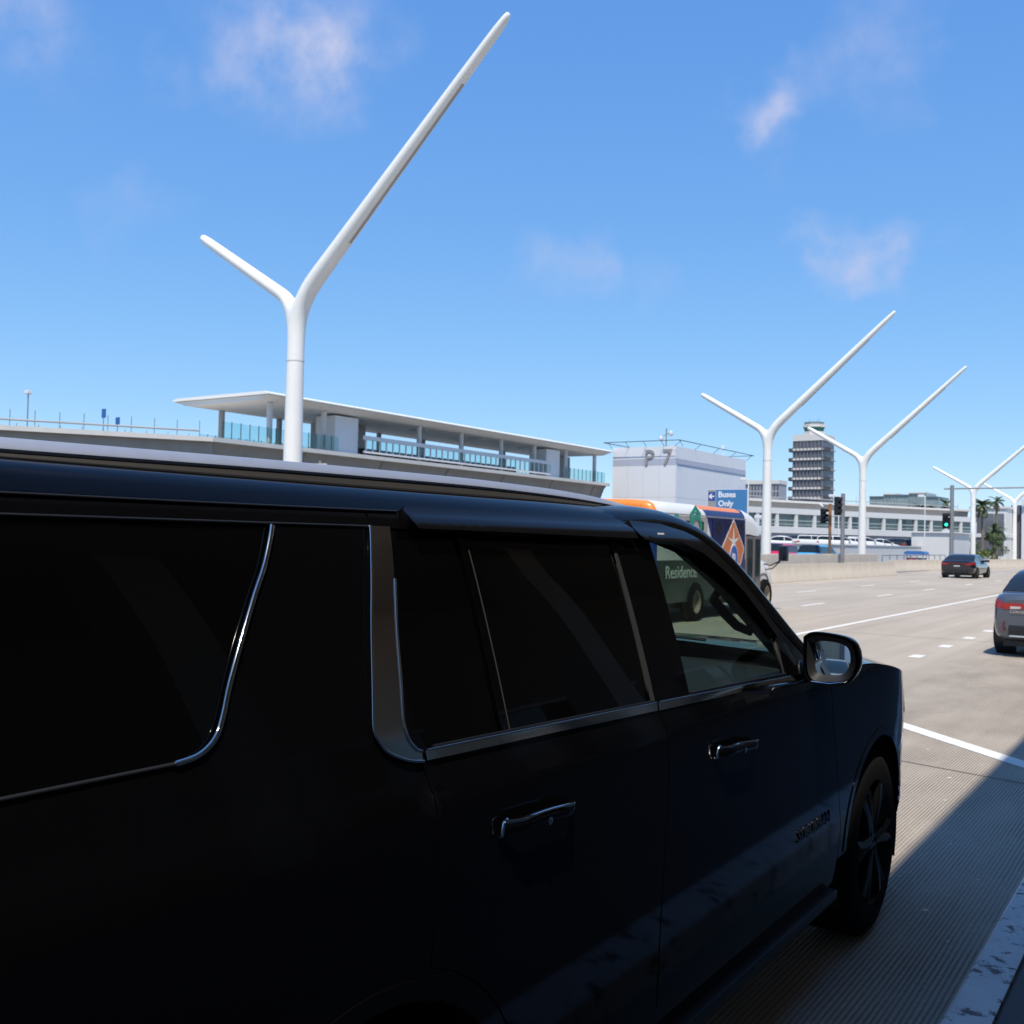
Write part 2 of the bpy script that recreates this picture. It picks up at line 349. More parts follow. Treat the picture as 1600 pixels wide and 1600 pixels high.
for sd in (1, -1):
    qp = patch('quarter_panel', [(.12, .48)]+arc(RW, .42, .475, 173, 8, 20)+[(1.905, .50)]+[(a-.005, b) for a, b in rear_cut[::-1]]+[(.12, 1.80)], paint, holes=[qwin], side=sd)
    patch('quarter_window', [(a, b) for a, b in qwin], blackgl, off=-.004, rim=0, side=sd)
    rd = patch('rear_door', rear_cut+[(1.915, .48), (2.572, .48), (2.572, 1.80)], paint, holes=[rwin], side=sd)
    patch('door_window', rwin, blackgl, rd, off=-.004, rim=0, side=sd)
    fd = patch('front_door', [(2.58, .48), (4.21, .48), (4.245, .60), (4.205, .72), (4.05, 1.08)]+apil_in+[(2.58, 1.80)], paint, holes=[fwin], side=sd)
    patch('door_window', fwin, front_gl, fd, off=-.005, rim=0, side=sd)
    door_obj[sd] = (qp, rd, fd)
    stn = [((3.97, 1.262), (4.06, 1.262)), ((3.76, 1.385), (3.83, 1.402)), ((3.56, 1.515), (3.63, 1.545)), ((3.37, 1.645), (3.43, 1.685)), ((3.185, 1.738), (3.24, 1.785)), ((3.03, 1.786), (3.075, 1.834)), ((2.9, 1.80), (2.94, 1.848)), ((2.7, 1.803), (2.72, 1.853)), ((2.45, 1.803), (2.45, 1.854))]
    fin = smooth_path([q[0] for q in stn], 4); fou = smooth_path([q[1] for q in stn], 4); rows = []
    for (ya, za), (yb, zb) in zip(fin, fou):
        row = []; slope = sm(1.85, 1.72, zb)
        for t in (0.02, .3, .6, .85, 1):
            y, z = ya+(yb-ya)*t, za+(zb-za)*t; n = SN(y, z); tn = sm(2.45, 2.95, yb); q = Vector((S(y, z), y, z))+n*(-.006+tn*(.009+.004*math.sin(math.pi*t))); row.append(q)
        e = row[-1]
        row.append(e+Vector((-.014, .010*slope, (.006+.002*slope)*tn)))
        row.append(e+Vector((-.032, .016*slope, (.009+.004*slope)*tn))); row.append(e+Vector((-.055, .012*slope, (.010+.002*slope)*tn)))
        rows.append([L(sd*q.x, q.y, q.z) for q in row])
    MB().grid(rows if sd > 0 else [r[::-1] for r in rows]).build('windscreen_pillar', paint, suv, 180)
    top = [(4.07+.08*i, ze(4.07+.08*i)-.004) for i in range(17)]
    fe = patch('fender', [(4.058, 1.08), (4.042, 1.20), (4.045, 1.222)]+top+[(5.35, .62), (5.27, .55)]+arc(FW, .42, .475, 16, 172, 20)+[(4.30, .48), (4.217, .48), (4.251, .60), (4.211, .72)], paint, side=sd)
    for wy, par in ((FW, fe), (RW, qp)):
        patch('arch_lip', arc(wy, .42, .515, 172, 8, 26)+arc(wy, .42, .478, 8, 172, 26), paint, par, off=.004, rim=.02, side=sd)
    if sd == 1:
        # chrome and trim of the side that faces the kerb
        patch('chrome_pillar_trim', chrome_out+chrome_in, chrome_dk, rd, off=.007, rim=.012, g=.03)
        stube('chrome_bead', chrome_out, .0035, chrome, rd, off=.008)
        stube('chrome_bead', chrome_in[:-1], .003, chrome, rd, off=.008)
    patch('belt_moulding', [(1.572, 1.312), (2.0, 1.301), (2.572, 1.284), (2.572, 1.305), (2.0, 1.32), (1.572, 1.331)], chrome_dk, rd, off=.007, rim=.012, side=sd, g=.03)
    patch('belt_moulding', [(2.58, 1.283), (3.2, 1.266), (3.66, 1.25), (3.80, 1.252), (3.80, 1.268), (3.64, 1.272), (3.2, 1.288), (2.58, 1.305)], chrome_dk, fd, off=.007, rim=.012, side=sd, g=.03)
    stube('belt_bead', [(1.575, 1.331), (2.0, 1.32), (2.568, 1.305)], .0022, chrome, rd, off=.008, side=sd)
    stube('belt_bead', [(2.585, 1.305), (3.2, 1.288), (3.64, 1.272)], .0022, chrome, fd, off=.008, side=sd)
    stube('window_gasket', [(1.60, 1.334), (2.0, 1.324), (2.555, 1.31)], .004, rubber, rd, side=sd)
    stube('window_gasket', [(2.80, 1.306), (3.2, 1.296), (3.60, 1.286)], .004, rubber, fd, side=sd)
    stube('window_trim', [(1.29, 1.762), (1.252, 1.694), (1.215, 1.642), (1.168, 1.57), (1.127, 1.502), (1.103, 1.455), (1.08, 1.423), (1.045, 1.404), (1.0, 1.398)], .0055, chrome, qp, off=.003, side=sd)
    stube('window_trim', [(1.0, 1.398), (.7, 1.398), (.25, 1.402)], .0035, black_m, qp, off=.002, side=sd)
    stube('window_trim', [(.22, 1.767), (1.285, 1.767), (1.56, 1.767)], .0025, black_m, qp, off=.002, side=sd)
    patch('division_bar', [(1.838, 1.325), (1.868, 1.325), (1.868, 1.763), (1.838, 1.763)], blackgl, rd, off=.002, rim=.004, side=sd)
    stube('division_bead', [(1.868, 1.328), (1.868, 1.72)], .0016, strip, rd, off=.003, side=sd)
    patch('pillar_strip', [(2.545, 1.309), (2.571, 1.309), (2.571, 1.722), (2.556, 1.722)], strip, rd, off=.003, rim=.006, side=sd)
    patch('pillar_strip', [(3.585, 1.285), (3.606, 1.285), (3.606, 1.405), (3.59, 1.405)], strip, fd, off=.001, rim=.006, side=sd)
    stube('drip_moulding', [(.12, 1.796), (.6, 1.797), (1.2, 1.798), (1.66, 1.80)], .0025, black_m, qp, off=.003, side=sd)
    # smoked rain visors
    def vo(z0, z1, a=.024): return lambda y, z: .006+a*sm(z1, z0, z)
    patch('rain_visor', [(1.675, 1.755), (2.0, 1.753), (2.4, 1.749), (2.676, 1.747), (2.672, 1.775), (2.655, 1.806), (2.2, 1.812), (1.69, 1.812), (1.677, 1.80)], visor_m, rd, off=vo(1.76, 1.81), rim=.02, side=sd, g=.025)
    patch('rain_visor', [(2.70, 1.742), (2.95, 1.736), (3.1, 1.705), (3.25, 1.648), (3.38, 1.578), (3.5, 1.488), (3.59, 1.412), (3.63, 1.432), (3.52, 1.523), (3.37, 1.634), (3.2, 1.718), (3.03, 1.775), (2.9, 1.798), (2.70, 1.803), (2.688, 1.78)], visor_m, fd,
          off=lambda y, z: .006+.022*sm(1.80, 1.74, z)*sm(3.6, 2.9, y)+.008, rim=.02, side=sd, g=.025)
    # handles
    for (y0, y1, z0, z1, par) in ((1.765, 2.045, 1.150, 1.138, rd), (2.885, 3.19, 1.128, 1.108, fd)):
        bar = []; chs = []
        for i in range(13):
            t = i/12; y = y0+(y1-y0)*t; z = z0+(z1-z0)*t+.006*math.sin(math.pi*t); o = .008+.024*min(1, min(t, 1-t)*7)**.6
            bar.append((S(y, z)+o, y, z)); chs.append((S(y, z)+o+.006, y, z+.0135))
        b = MB(); rows = []
        for (x, y, z) in bar: rows.append([L(sd*(x+.009*math.cos(a)), y, z+.016*math.sin(a)) for a in [2*math.pi*k/12 for k in range(13)]])
        h = b.grid(rows if sd > 0 else [r[::-1] for r in rows]).build('door_handle', paint, par, 50)
        MB().tube([L(sd*x, y, z) for x, y, z in chs], .004, 6).build('chrome_strip', chrome, h, 60)
        e = bar[0]; MB().tube([L(sd*(S(y0, z0)+.004), y0-.006, z0-.018), L(sd*(e[0]+.004), y0-.006, z0-.016), L(sd*(e[0]+.006), y0-.004, z0+.010), L(sd*(e[0]+.006), y0+.01, z0+.0155)], .005, 6).build('chrome_end', chrome, h, 60)
        ym = (y0+y1)/2+.0; MB().lathe([(0, .009), (.004, .009), (.006, .006)], 12, 'x', L(sd*(S(ym, z0-.01)+.036) if sd > 0 else -(S(ym, z0)+.056), ym, (z0+z1)/2-.004), cap=True).build('lock_button', chrome_dk, h, 40)
    # step under the doors
    MB().box(*(sorted((sd*.80, sd*1.015))), 1.95-SY, 4.18-SY, .335, .375, .012).build('running_board', black_m, suv, 40)
    patch('sill', [(1.92, .30), (4.22, .30), (4.22, .476), (1.92, .476)], paint, off=-.004, side=sd)
    patch('headlight', [(5.38, 1.03), (5.45, 1.055), (5.52, 1.03), (5.56, .98), (5.56, .90), (5.45, .905), (5.38, .93)], mat('headlight_lens', (.25, .26, .28), .05, spec=.8), off=.004, side=sd)
# lettering on the door
bd = text('badge_lettering', 'SUBURBAN', .062, mat('black_chrome', (.035, .035, .035), .3, .8), door_obj[1][2], L(S(3.72, .70)+.003, 3.70, .665), (R(90), 0, R(90)), .002, 1.22, .001)
# rain visor print
text('visor_lettering', 'AVS', .020, mat('white_print', (.7, .7, .7), .5), door_obj[1][2], L(S(2.83, 1.765)+.031, 2.81, 1.762), (R(78), 0, R(90)), .0006, 1.35, .0012)

# roof
def roof_z(x, y):
    xs = [0, .3, .55, .70, .742, .768, .79, .808]; zz = [1.905, 1.90, 1.886, 1.863, 1.853, 1.842, 1.825, 1.803]
    z = float(np.interp(x, xs, zz)); d = .03*max(0, (y-2.2)/.9)**2+.05*max(0, (.6-y)/.6)**2
    return z-d*(z-1.803)/.1
ROOFX = [.808, .79, .768, .742, .70, .63, .55, .42, .3, .15, 0]
rows = []
for i in range(31):
    t = i/30; r = []
    for x in ROOFX+[-q for q in ROOFX[-2::-1]]:
        yf = 3.00 if abs(x) > .75 else 3.06+.285*(1-(x/.755)**2)**.8; y = .12+(yf-.12)*t
        r.append(L(x*(S(max(y, .12), 1.803)/.808), y, roof_z(abs(x), y)))
    rows.append(r)
rf = MB().grid(rows).build('roof', paint, suv, 180)
MB().grid([[(p[0]*.97, p[1], p[2]-.035) for p in r[::-1]] for r in rows]).build('headliner', liner_m, suv, 180)
for sd in (1, -1):
    P = [(.20, 1.845, .01), (.30, 1.872, .6), (.45, 1.884, 1), (.9, 1.889, 1), (1.5, 1.896, 1), (2.0, 1.898, 1), (2.4, 1.893, 1), (2.65, 1.884, .95), (2.80, 1.873, .8), (2.90, 1.862, .5), (2.97, 1.848, .1)]
    zr = pchip([p[0] for p in P], [p[1] for p in P]); hh = pchip([p[0] for p in P], [p[2] for p in P]); rows = []
    for i in range(61):
        y = .2+2.77*i/60; z = zr(y); k = max(hh(y), .05)
        sec = [(.014, -.024), (.0155, -.019), (.013, -.014), (.002, -.001), (-.004, 0), (-.018, 0), (-.024, -.006), (-.026, -.024)]
        rows.append([L(sd*(.705+a*(.5+.5*k)), y, z+b*k) for a, b in sec+[sec[0]]])
    ra = MB().grid(rows if sd < 0 else [r[::-1] for r in rows]).build('roof_rail', satin, suv, 25)
    rows = []
    for i in range(41):
        y = .3+2.6*i/40; z = zr(y); z0 = roof_z(.71, y)-.004
        rows.append([L(sd*.7165, y, z-.022*hh(y)), L(sd*.722, y, z0), L(sd*.682, y, z0), L(sd*.682, y, z-.02*hh(y))])
    MB().grid(rows if sd < 0 else [r[::-1] for r in rows]).build('rail_lower_side', mat('rail_dark_reflection', (.05, .046, .042), .55), ra, 40)  # lower side of the rail, its dark reflection painted as brown-grey
# windscreen, hood, nose, tail
PIL = [(4.06, 1.262), (3.83, 1.402), (3.63, 1.545), (3.43, 1.685), (3.24, 1.785), (3.06, 1.845)]
US = [-1, -.95, -.85, -.7, -.5, -.25, 0, .25, .5, .7, .85, .95, 1]
pz = pchip([p[1] for p in PIL], [p[0] for p in PIL])
rows = []
for i in range(13):
    z = 1.262+(1.845-1.262)*i/12; y = pz(z); x = S(y, z)-.012-.03*(1-i/12)
    rows.append([L(u*x, y+(.30-.02*i/12)*(1-u*u)**.8, z+.012*(1-u*u)) for u in US])
MB().grid(rows).build('windscreen', wind_gl, suv, 180)
MB().grid([[ (p[0], p[1]-.01, p[2]+.004) for p in rows[-1]], [(p[0], p[1]-.09, p[2]-.01) for p in rows[-1]]]).build('header_trim', trim_m, suv)
rows = []
for i in range(25):
    t = i/24; r = []
    for u in US:
        y0 = 4.06+.30*(1-u*u)**.8; y1 = 5.60+.08*(1-u*u); y = y0+(y1-y0)*t
        ys = 4.07+(5.60-4.07)*t; z = ze(ys)+.055*(1-abs(u)**3)*(1-t*.35); x = u*(S(min(ys, 5.5), ze(ys))-.006)
        z += .012*sm(.55, .68, abs(u))*sm(1, .86, abs(u))
        r.append(L(x, y, z))
    rows.append(r)
hd = MB().grid(rows).build('hood', paint, suv, 180)
for sd in (-1, 1): MB().tube([L(sd*.28+.1, 4.29, 1.315), L(sd*.28+.05-.55*1, 4.22, 1.345)], .008, 6).build('wiper', black_m, suv, 60)
def nose_rows(z0, z1, nz, q0, q1, nq, off=0):
    rows = []
    for i in range(nz+1):
        z = z0+(z1-z0)*i/nz; h = HWF(z); r = []
        for k in range(nq+1):
            q = q0+(q1-q0)*k/nq; y = YN0+ylen(z)*(1-abs(q)**4)**.25
            r.append(L(q*h, y+off, z))
        rows.append(r)
    return rows
q53 = .962
MB().grid([r[::-1] for r in nose_rows(.30, 1.085, 18, -q53, q53, 44)]).build('front_fascia', paint, suv, 180)
gr = MB().grid([r[::-1] for r in nose_rows(.68, 1.0, 6, -.68, .68, 20, .012)]).build('grille', black_m, suv, 180)
for z in (.72, .79, .86, .93, .99): MB().tube([r for r in nose_rows(z, z+.01, 1, -.66, .66, 16, .018)[0]], .010, 6).build('grille_bar', chrome, gr, 60)
for sd in (1, -1):
    for k, z in enumerate((.625, .575, .525)):
        MB().grid([[L(sd*(S(y, z)+.004), y, z+dz) for y in (5.225, 5.275, 5.325)] for dz in ((-.012, .012) if sd > 0 else (.012, -.012))]).build('bumper_fin', chrome, suv)
MB().box(-.26, .26, 5.795-SY, 5.83-SY, .78, .86, .02).build('emblem_bar', chrome, gr)
def tail_rows(z0, z1, nz, q0, q1, nq, off=0):
    return [[L((q0+(q1-q0)*k/nq)*HWF(z), .45-.5*(1-abs(q0+(q1-q0)*k/nq)**4)**.25-off, z) for k in range(nq+1)] for z in [z0+(z1-z0)*i/nz for i in range(nz+1)]]
MB().grid(tail_rows(.32, 1.803, 22, -.91, .91, 40)).build('tailgate', paint, suv, 180)
MB().grid(tail_rows(1.36, 1.74, 6, -.80, .80, 20, .004)).build('rear_window', blackgl, suv, 180)
MB().grid(tail_rows(.62, .72, 2, -.3, .3, 6, .006)).build('number_plate', white_p, suv, 180)
for sd in (1, -1): MB().grid(tail_rows(.95, 1.33, 5, sd*.80 if sd < 0 else .80, sd*.905, 5, .005)).build('tail_light', mat('tail_red', (.35, .01, .01), .15), suv, 180)
# underbody, wheels
MB().box(-.80, .80, .25-SY, 5.55-SY, .27, .52).box(-.93, .93, 1.93-SY, 4.2-SY, .30, .48).build('underbody', black_m, suv)
suv_rim = mat('gloss_black_alloy', (.006, .006, .007), .3, spec=.2)
def wheel(parent, c, r, w, sd, spokes=6):
    pr = [(-.5*w, r*.66), (-.52*w, r*.80), (-.47*w, r*.93), (-.36*w, r), (.36*w, r), (.47*w, r*.93), (.52*w, r*.80), (.5*w, r*.66)]
    ty = MB().lathe(pr, 40, 'x', c).build('tyre', tyre_m, parent, 40)
    rm = MB().lathe([(-.4*w, r*.05), (-.4*w, r*.6), (-.5*w, r*.67), (.5*w, r*.67), (.42*w, r*.63), (.30*w, r*.60), (.2*w, r*.2)], 40, 'x', c).build('rim', suv_rim, ty, 40)
    for k in range(spokes):
        a = 2*math.pi*k/spokes
        for da in (-.13, .13):
            MB().tube([(c[0]+sd*.40*w, c[1]+r*.1*math.cos(a), c[2]+r*.1*math.sin(a)), (c[0]+sd*.44*w, c[1]+r*.4*math.cos(a+da*.6), c[2]+r*.4*math.sin(a+da*.6)), (c[0]+sd*.42*w, c[1]+r*.63*math.cos(a+da), c[2]+r*.63*math.sin(a+da))], [.03*r/.42, .026*r/.42, .03*r/.42], 6).build('spoke', suv_rim, rm, 60)
    MB().lathe([(sd*.36*w, r*.16), (sd*.47*w, r*.15), (sd*.48*w, r*.02)], 20, 'x', c).build('hub_cap', suv_rim, rm, 40)
    return ty
for sd in (1, -1):
    for wy in (FW, RW): wheel(suv, L(sd*.855, wy, .415), .415, .275, sd)
    for wy in (FW, RW):
        ag = [R(-22+224*i/20) for i in range(21)]
        MB().grid([[L(sd*x, wy+r_*math.cos(q), .42+r_*math.sin(q)) for q in ag] for x, r_ in ((.70, .02), (.70, .485), (.972, .485))]).build('wheel_well', black_m, suv, 40)
# door mirrors
for sd in (1, -1):
    cx, cy, cz = 1.105, 3.80, 1.338
    def mrow(y, sx, sz, dx=0, dz=0):
        out = [(-.098, .075), (-.06, .095), (.04, .088), (.088, .066), (.105, .015), (.100, -.035), (.066, -.082), (.0, -.095), (-.07, -.093), (-.096, -.045)]
        out = smooth_path(out+[out[0]], 4)[:-1]
        return [L(sd*(cx+dx+a*sx), y, cz+dz+b*sz) for a, b in out+[out[0]]]
    rows = [mrow(3.735, .93, .93), mrow(3.725, .98, .98), mrow(3.735, 1, 1), mrow(3.78, .99, .98, -.002), mrow(3.84, .90, .88, -.01), mrow(3.885, .68, .66, -.02), mrow(3.905, .3, .3, -.03), mrow(3.908, .02, .02, -.03)]
    mo = MB().grid(rows if sd < 0 else [r[::-1] for r in rows]).build('door_mirror', paint, door_obj[sd][2], 180)
    n = Vector((-.40, -.92, .03)).normalized(); out = [(-.080, .062), (-.05, .078), (.035, .072), (.074, .052), (.086, .01), (.080, -.034), (.05, -.072), (-.01, -.080), (-.06, -.078), (-.080, -.04)]
    inner = [(-.092, .07), (-.056, .089), (.038, .082), (.082, .061), (.098, .014), (.093, -.033), (.061, -.077), (.0, -.089), (-.066, -.087), (-.09, -.042)]
    out = smooth_path(out+[out[0]], 4)[:-1]; inner = smooth_path(inner+[inner[0]], 4)[:-1]
    k = len(out); v = [L(sd*(cx+a*.93), 3.735, cz+b*.93) for a, b in inner]+[L(sd*(cx-.004+a*.77), 3.771, cz+b*.77) for a, b in out]
    f = [(i, (i+1) % k, (i+1) % k+k, i+k) for i in range(k)]; f = f if sd < 0 else [q[::-1] for q in f]
    MB().add(v, f).build('mirror_bezel', black_m, mo, 40)
    g = [L(sd*(cx+a*1.02), 3.766+(a*.30), cz+b*1.02) for a, b in out]
    gv = []
    for a, b in out: gv.append(L(sd*(cx-.004+a*.80), 3.772, cz+b*.80))
    mg = MB().add(gv, [tuple(range(k)) if sd < 0 else tuple(range(k))[::-1]]).build('mirror_glass', mirror_m, mo)
    ns = Vector((sd*.132, -.989, .055)).normalized()
    mg.data.polygons[0].use_smooth = True
    mg.data.normals_split_custom_set_from_vertices([ns]*k)
    MB().tube([L(sd*(cx+a*.97), 3.733, cz+b*.97) for a, b in [(.090, -.045), (.062, -.080), (.0, -.092), (-.068, -.090)]], .004, 6).build('chrome_lip', chrome, mo, 60)
    MB().tube([L(sd*(S(3.78, 1.27)-.02), 3.80, 1.272), L(sd*1.0, 3.81, 1.272), L(sd*1.06, 3.82, 1.285)], [.05, .038, .04], 10).build('mirror_arm', black_m, mo, 60)
# cabin
def pbx(name, x0, x1, y0, y1, z0, z1, m, b=.02): return MB().box(x0, x1, y0-SY, y1-SY, z0, z1, b).build(name, m, suv, 40)
rows = []
for i, (y, z) in enumerate([(3.50, .70), (3.46, .95), (3.50, 1.10), (3.60, 1.17), (3.75, 1.195), (3.95, 1.20), (4.25, 1.215)]):
    rows.append([L(u*(.90 if y < 4.0 else .86), y+.04*(1-u*u), z+.02*(1-u*u)) for u in US])
MB().grid([r[::-1] for r in rows]).build('dashboard', trim_m, suv, 180)
pbx('instrument_hood', -.62, -.20, 3.46, 3.72, 1.13, 1.24, trim_m, .04)
pbx('cabin_floor', -.9, .9, .3, 4.3, .46, .50, trim_m, 0)
pbx('firewall', -.88, .88, 4.28, 4.32, .5, 1.23, black_m, 0)
st = MB()
st.lathe([(0, .195), (.012, .183), (0, .171), (-.012, .183), (0, .195)], 36, 'y', (0, 0, 0)).box(-.175, .175, -.01, .01, -.03, .03).box(-.03, .03, -.01, .01, -.17, 0)
so = st.build('steering_wheel', trim_m, suv, 60); so.location = L(-.42, 3.28, 1.08); so.rotation_euler = (R(-22), 0, 0)
for x in (-.42, .42):
    s_ = MB().box(x-.27, x+.27, 2.35-SY, 2.90-SY, .62, .80, .06).build('seat', leather, suv, 60)
    b_ = MB().box(-.27, .27, -.08, .09, 0, .66, .07).build('seat_back', leather, s_, 60); b_.location = L(x, 2.36, .74); b_.rotation_euler = (R(14), 0, 0)
    h_ = MB().box(-.14, .14, -.05, .06, .70, .90, .05).build('headrest', leather, s_, 60); h_.location = L(x, 2.36, .74); h_.rotation_euler = (R(10), 0, 0)
pbx('rear_bench', -.72, .72, 1.25, 1.5, .6, 1.3, leather, .06)
pbx('cargo_blind', -.76, .76, 1.98, 2.02, .5, 1.72, trim_m, 0)
MB().tube([L(0, 3.42, 1.80), L(0, 3.36, 1.72)], .012, 6).box(-.13, .13, 3.32-SY, 3.36-SY, 1.65, 1.73, .018).build('rear_view_mirror', black_m, suv, 40)
for sd in (1, -1):
    pbx('door_trim', *(sorted((sd*.86, sd*.93))), 2.0, 4.0, .5, 1.265, trim_m, .02)
    # inner pillar trim with grab handle
    rows = []
    for (y, z) in [(4.02, 1.24), (3.80, 1.385), (3.60, 1.525), (3.40, 1.66), (3.21, 1.76), (3.03, 1.80)]:
        x = S(y, z); rows.append([L(sd*(x-.012), y-.10, z-.06), L(sd*(x-.075), y-.06, z-.045), L(sd*(x-.095), y+.0, z), L(sd*(x-.02), y+.02, z)])
    MB().grid(rows).build('pillar_trim', trim_m, suv, 60)
    MB().tube([L(sd*(S(y, z)-dx), y-.06, z-.05) for y, z, dx in [(3.66, 1.475, .07), (3.62, 1.50, .105), (3.55, 1.55, .11), (3.48, 1.60, .105), (3.45, 1.625, .07)]], [.014, .018, .019, .018, .014], 8).build('grab_handle', trim_m, suv, 60)
# ================================================================ ground, road, kerb, terminal deck
def sheet(name, x0, x1, y0, y1, z, m, nx=1, ny=1):
    o = mk(name, [(x0, y0, z), (x1, y0, z), (x1, y1, z), (x0, y1, z)], [(0, 1, 2, 3)], m); return tag(o, kind='structure')
def road_material():
    m = bpy.data.materials.new('worn_concrete_road'); m.use_nodes = True; t = m.node_tree; b = t.nodes['Principled BSDF']; b.inputs['Roughness'].default_value = .85
    b.inputs['Specular IOR Level'].default_value = .25
    N = t.nodes.new; Lk = t.links.new
    tcn = N('ShaderNodeTexCoord'); sep = N('ShaderNodeSeparateXYZ'); Lk(tcn.outputs['Object'], sep.inputs[0])
    def noise(sc, det, scale=(1, 1, 1), rough=.6):
        mp_ = N('ShaderNodeMapping'); mp_.inputs['Scale'].default_value = scale; Lk(tcn.outputs['Object'], mp_.inputs[0])
        n = N('ShaderNodeTexNoise'); n.inputs['Scale'].default_value = sc; n.inputs['Detail'].default_value = det; n.inputs['Roughness'].default_value = rough; Lk(mp_.outputs[0], n.inputs['Vector']); return n.outputs[0]
    def rng(v, a, b_, c, d):
        r = N('ShaderNodeMapRange'); Lk(v, r.inputs['Value']); r.inputs['From Min'].default_value = a; r.inputs['From Max'].default_value = b_; r.inputs['To Min'].default_value = c; r.inputs['To Max'].default_value = d; return r.outputs[0]
    def mth(op, a, b_):
        q = N('ShaderNodeMath'); q.operation = op
        for i, s in enumerate((a, b_)):
            if isinstance(s, (int, float)): q.inputs[i].default_value = s
            else: Lk(s, q.inputs[i])
        return q.outputs[0]
    big = rng(noise(.35, 6, (1, .35, 1)), .3, .7, .88, 1.10)
    fine = rng(noise(38, 8, (1, 1, 1), .75), .28, .72, .80, 1.16)
    tyre = rng(noise(2.4, 5, (1, .03, 1)), .35, .7, 1.05, .90)
    spots = rng(noise(5, 8, (1, 1, 1), .8), .62, .80, 1.0, .72)
    # tined grooves running along the kerb lane
    wob = mth('ADD', sep.outputs[0], mth('MULTIPLY', noise(2.2, 4, (1, .10, 1)), .05))
    fr = mth('FRACT', mth('DIVIDE', wob, .022), 0)
    tri = mth('ABSOLUTE', mth('SUBTRACT', fr, .5), 0)
    lane = mth('MULTIPLY', rng(sep.outputs[0], -3.6, -3.1, 0, 1), rng(noise(1.6, 6, (1, .5, 1)), .3, .65, .15, 1))
    groove = mth('MULTIPLY', rng(tri, .10, .30, 1, 0), lane)
    val = mth('MULTIPLY', mth('MULTIPLY', big, fine), mth('MULTIPLY', tyre, spots))
    val = mth('MULTIPLY', val, mth('SUBTRACT', 1, mth('MULTIPLY', groove, .55)))
    col = N('ShaderNodeVectorMath'); col.operation = 'SCALE'; col.inputs[0].default_value = (.42, .362, .295); Lk(val, col.inputs['Scale']); Lk(col.outputs[0], b.inputs['Base Color'])
    hgt = mth('SUBTRACT', mth('MULTIPLY', noise(90, 4), .25), groove)
    bn = N('ShaderNodeBump'); bn.inputs['Strength'].default_value = .7; bn.inputs['Distance'].default_value = .006; Lk(hgt, bn.inputs['Height']); Lk(bn.outputs[0], b.inputs['Normal'])
    return m
sheet('ground', -2500, 2500, -2500, 2500, -.03, mat('far_ground', (.24, .225, .20), .9, var=.15, vscale=.02))
road = sheet('road', -19.5, -.742, -120, 400, 0, road_material())
line_m = mat('lane_paint', (.72, .69, .63), .7, var=.12, vscale=9, stain=((.30, .27, .24), .57, 14, .12))
line_w = mat('bright_lane_paint', (.74, .72, .68), .7, var=.10, vscale=12, stain=((.36, .32, .28), .60, 22, .10))
def strip_on_road(name, x0, y0, x1, y1, w, m, z=.004, parent=road):
    d = Vector((x1-x0, y1-y0, 0)).normalized(); n = Vector((-d.y, d.x, 0))*w/2
    a, b = Vector((x0, y0, z)), Vector((x1, y1, z)); return mk(name, [a-n, b-n, b+n, a+n], [(0, 1, 2, 3)], m, parent)
strip_on_road('solid_line', -6.64, -60, -6.64, 130, .15, line_m)
for y in (28.9, 36.9, 44.0, 52.6, 61, 69.5, 78, 20.5, 12): strip_on_road('lane_dash', -9.62, y, -9.62, y+2.1, .14, line_m)
for y in (36.9, 45.2, 54.0, 62.6, 71, 80, 28.5, 20): strip_on_road('lane_dash', -12.45, y, -12.45, y+2.2, .14, line_m)
for k in range(22): strip_on_road('lane_dot', -3.87, 12.75+k*2.16, -3.87, 13.22+k*2.16, .19, line_w)
strip_on_road('diagonal_line', -1.00, 9.06, -3.78, 11.82, .19, line_w)
strip_on_road('diagonal_line', -6.5, 36.9, -3.9, 35.4, .15, line_m)
joint_m = mat('joint_sealant', (.09, .08, .07), .9)
strip_on_road('expansion_joint', -.75, 8.45, -3.87, 9.62-.4, .018, joint_m, .003)
for y in (21.0, 33.0, 45.0): strip_on_road('expansion_joint', -.8, y, -15.9, y, .02, joint_m, .003)
# litter specks on the lane
speck = mat('litter', (.65, .63, .58), .8)
for i, (x, y, s) in enumerate([(-1.62, 8.35, .018), (-1.12, 5.25, .016), (-1.0, 5.9, .008), (-1.25, 6.5, .009), (-.95, 4.9, .007), (-1.5, 7.6, .008), (-2.0, 9.4, .01), (-1.35, 5.7, .006)]):
    o = MB().add([(-s, -s*.6, .001), (s, -s*.4, .004), (s*.7, s*.8, .002), (-s*.5, s, .006)], [(0, 1, 2), (0, 2, 3)]).build('litter_scrap', speck, road); o.location = (x, y, .004)
kerb_m = mat('worn_white_kerb_paint', (.62, .62, .62), .6, var=.12, vscale=5, bump=.5, bscale=40, stain=((.09, .075, .07), .555, 9, .05))
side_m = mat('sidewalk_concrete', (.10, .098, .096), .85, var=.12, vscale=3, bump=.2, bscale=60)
for i in range(20):
    y0 = -24+i*3.05
    o = MB().prism([(-.742, -.03), (-.6, -.03), (-.6, .150), (-.606, .152), (-.735, .152), (-.747, .142)], y0+.004, y0+3.046).build('kerb' , kerb_m, None, 30)
    if i: o.parent = kerb0
    else: kerb0 = o; tag(o, kind='structure')
    if i: o.name = 'kerb_stone'
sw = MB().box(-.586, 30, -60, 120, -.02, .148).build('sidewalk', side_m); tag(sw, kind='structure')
MB().box(-.6, -.586, -60, 120, -.02, .135).build('joint_filler', joint_m, sw)
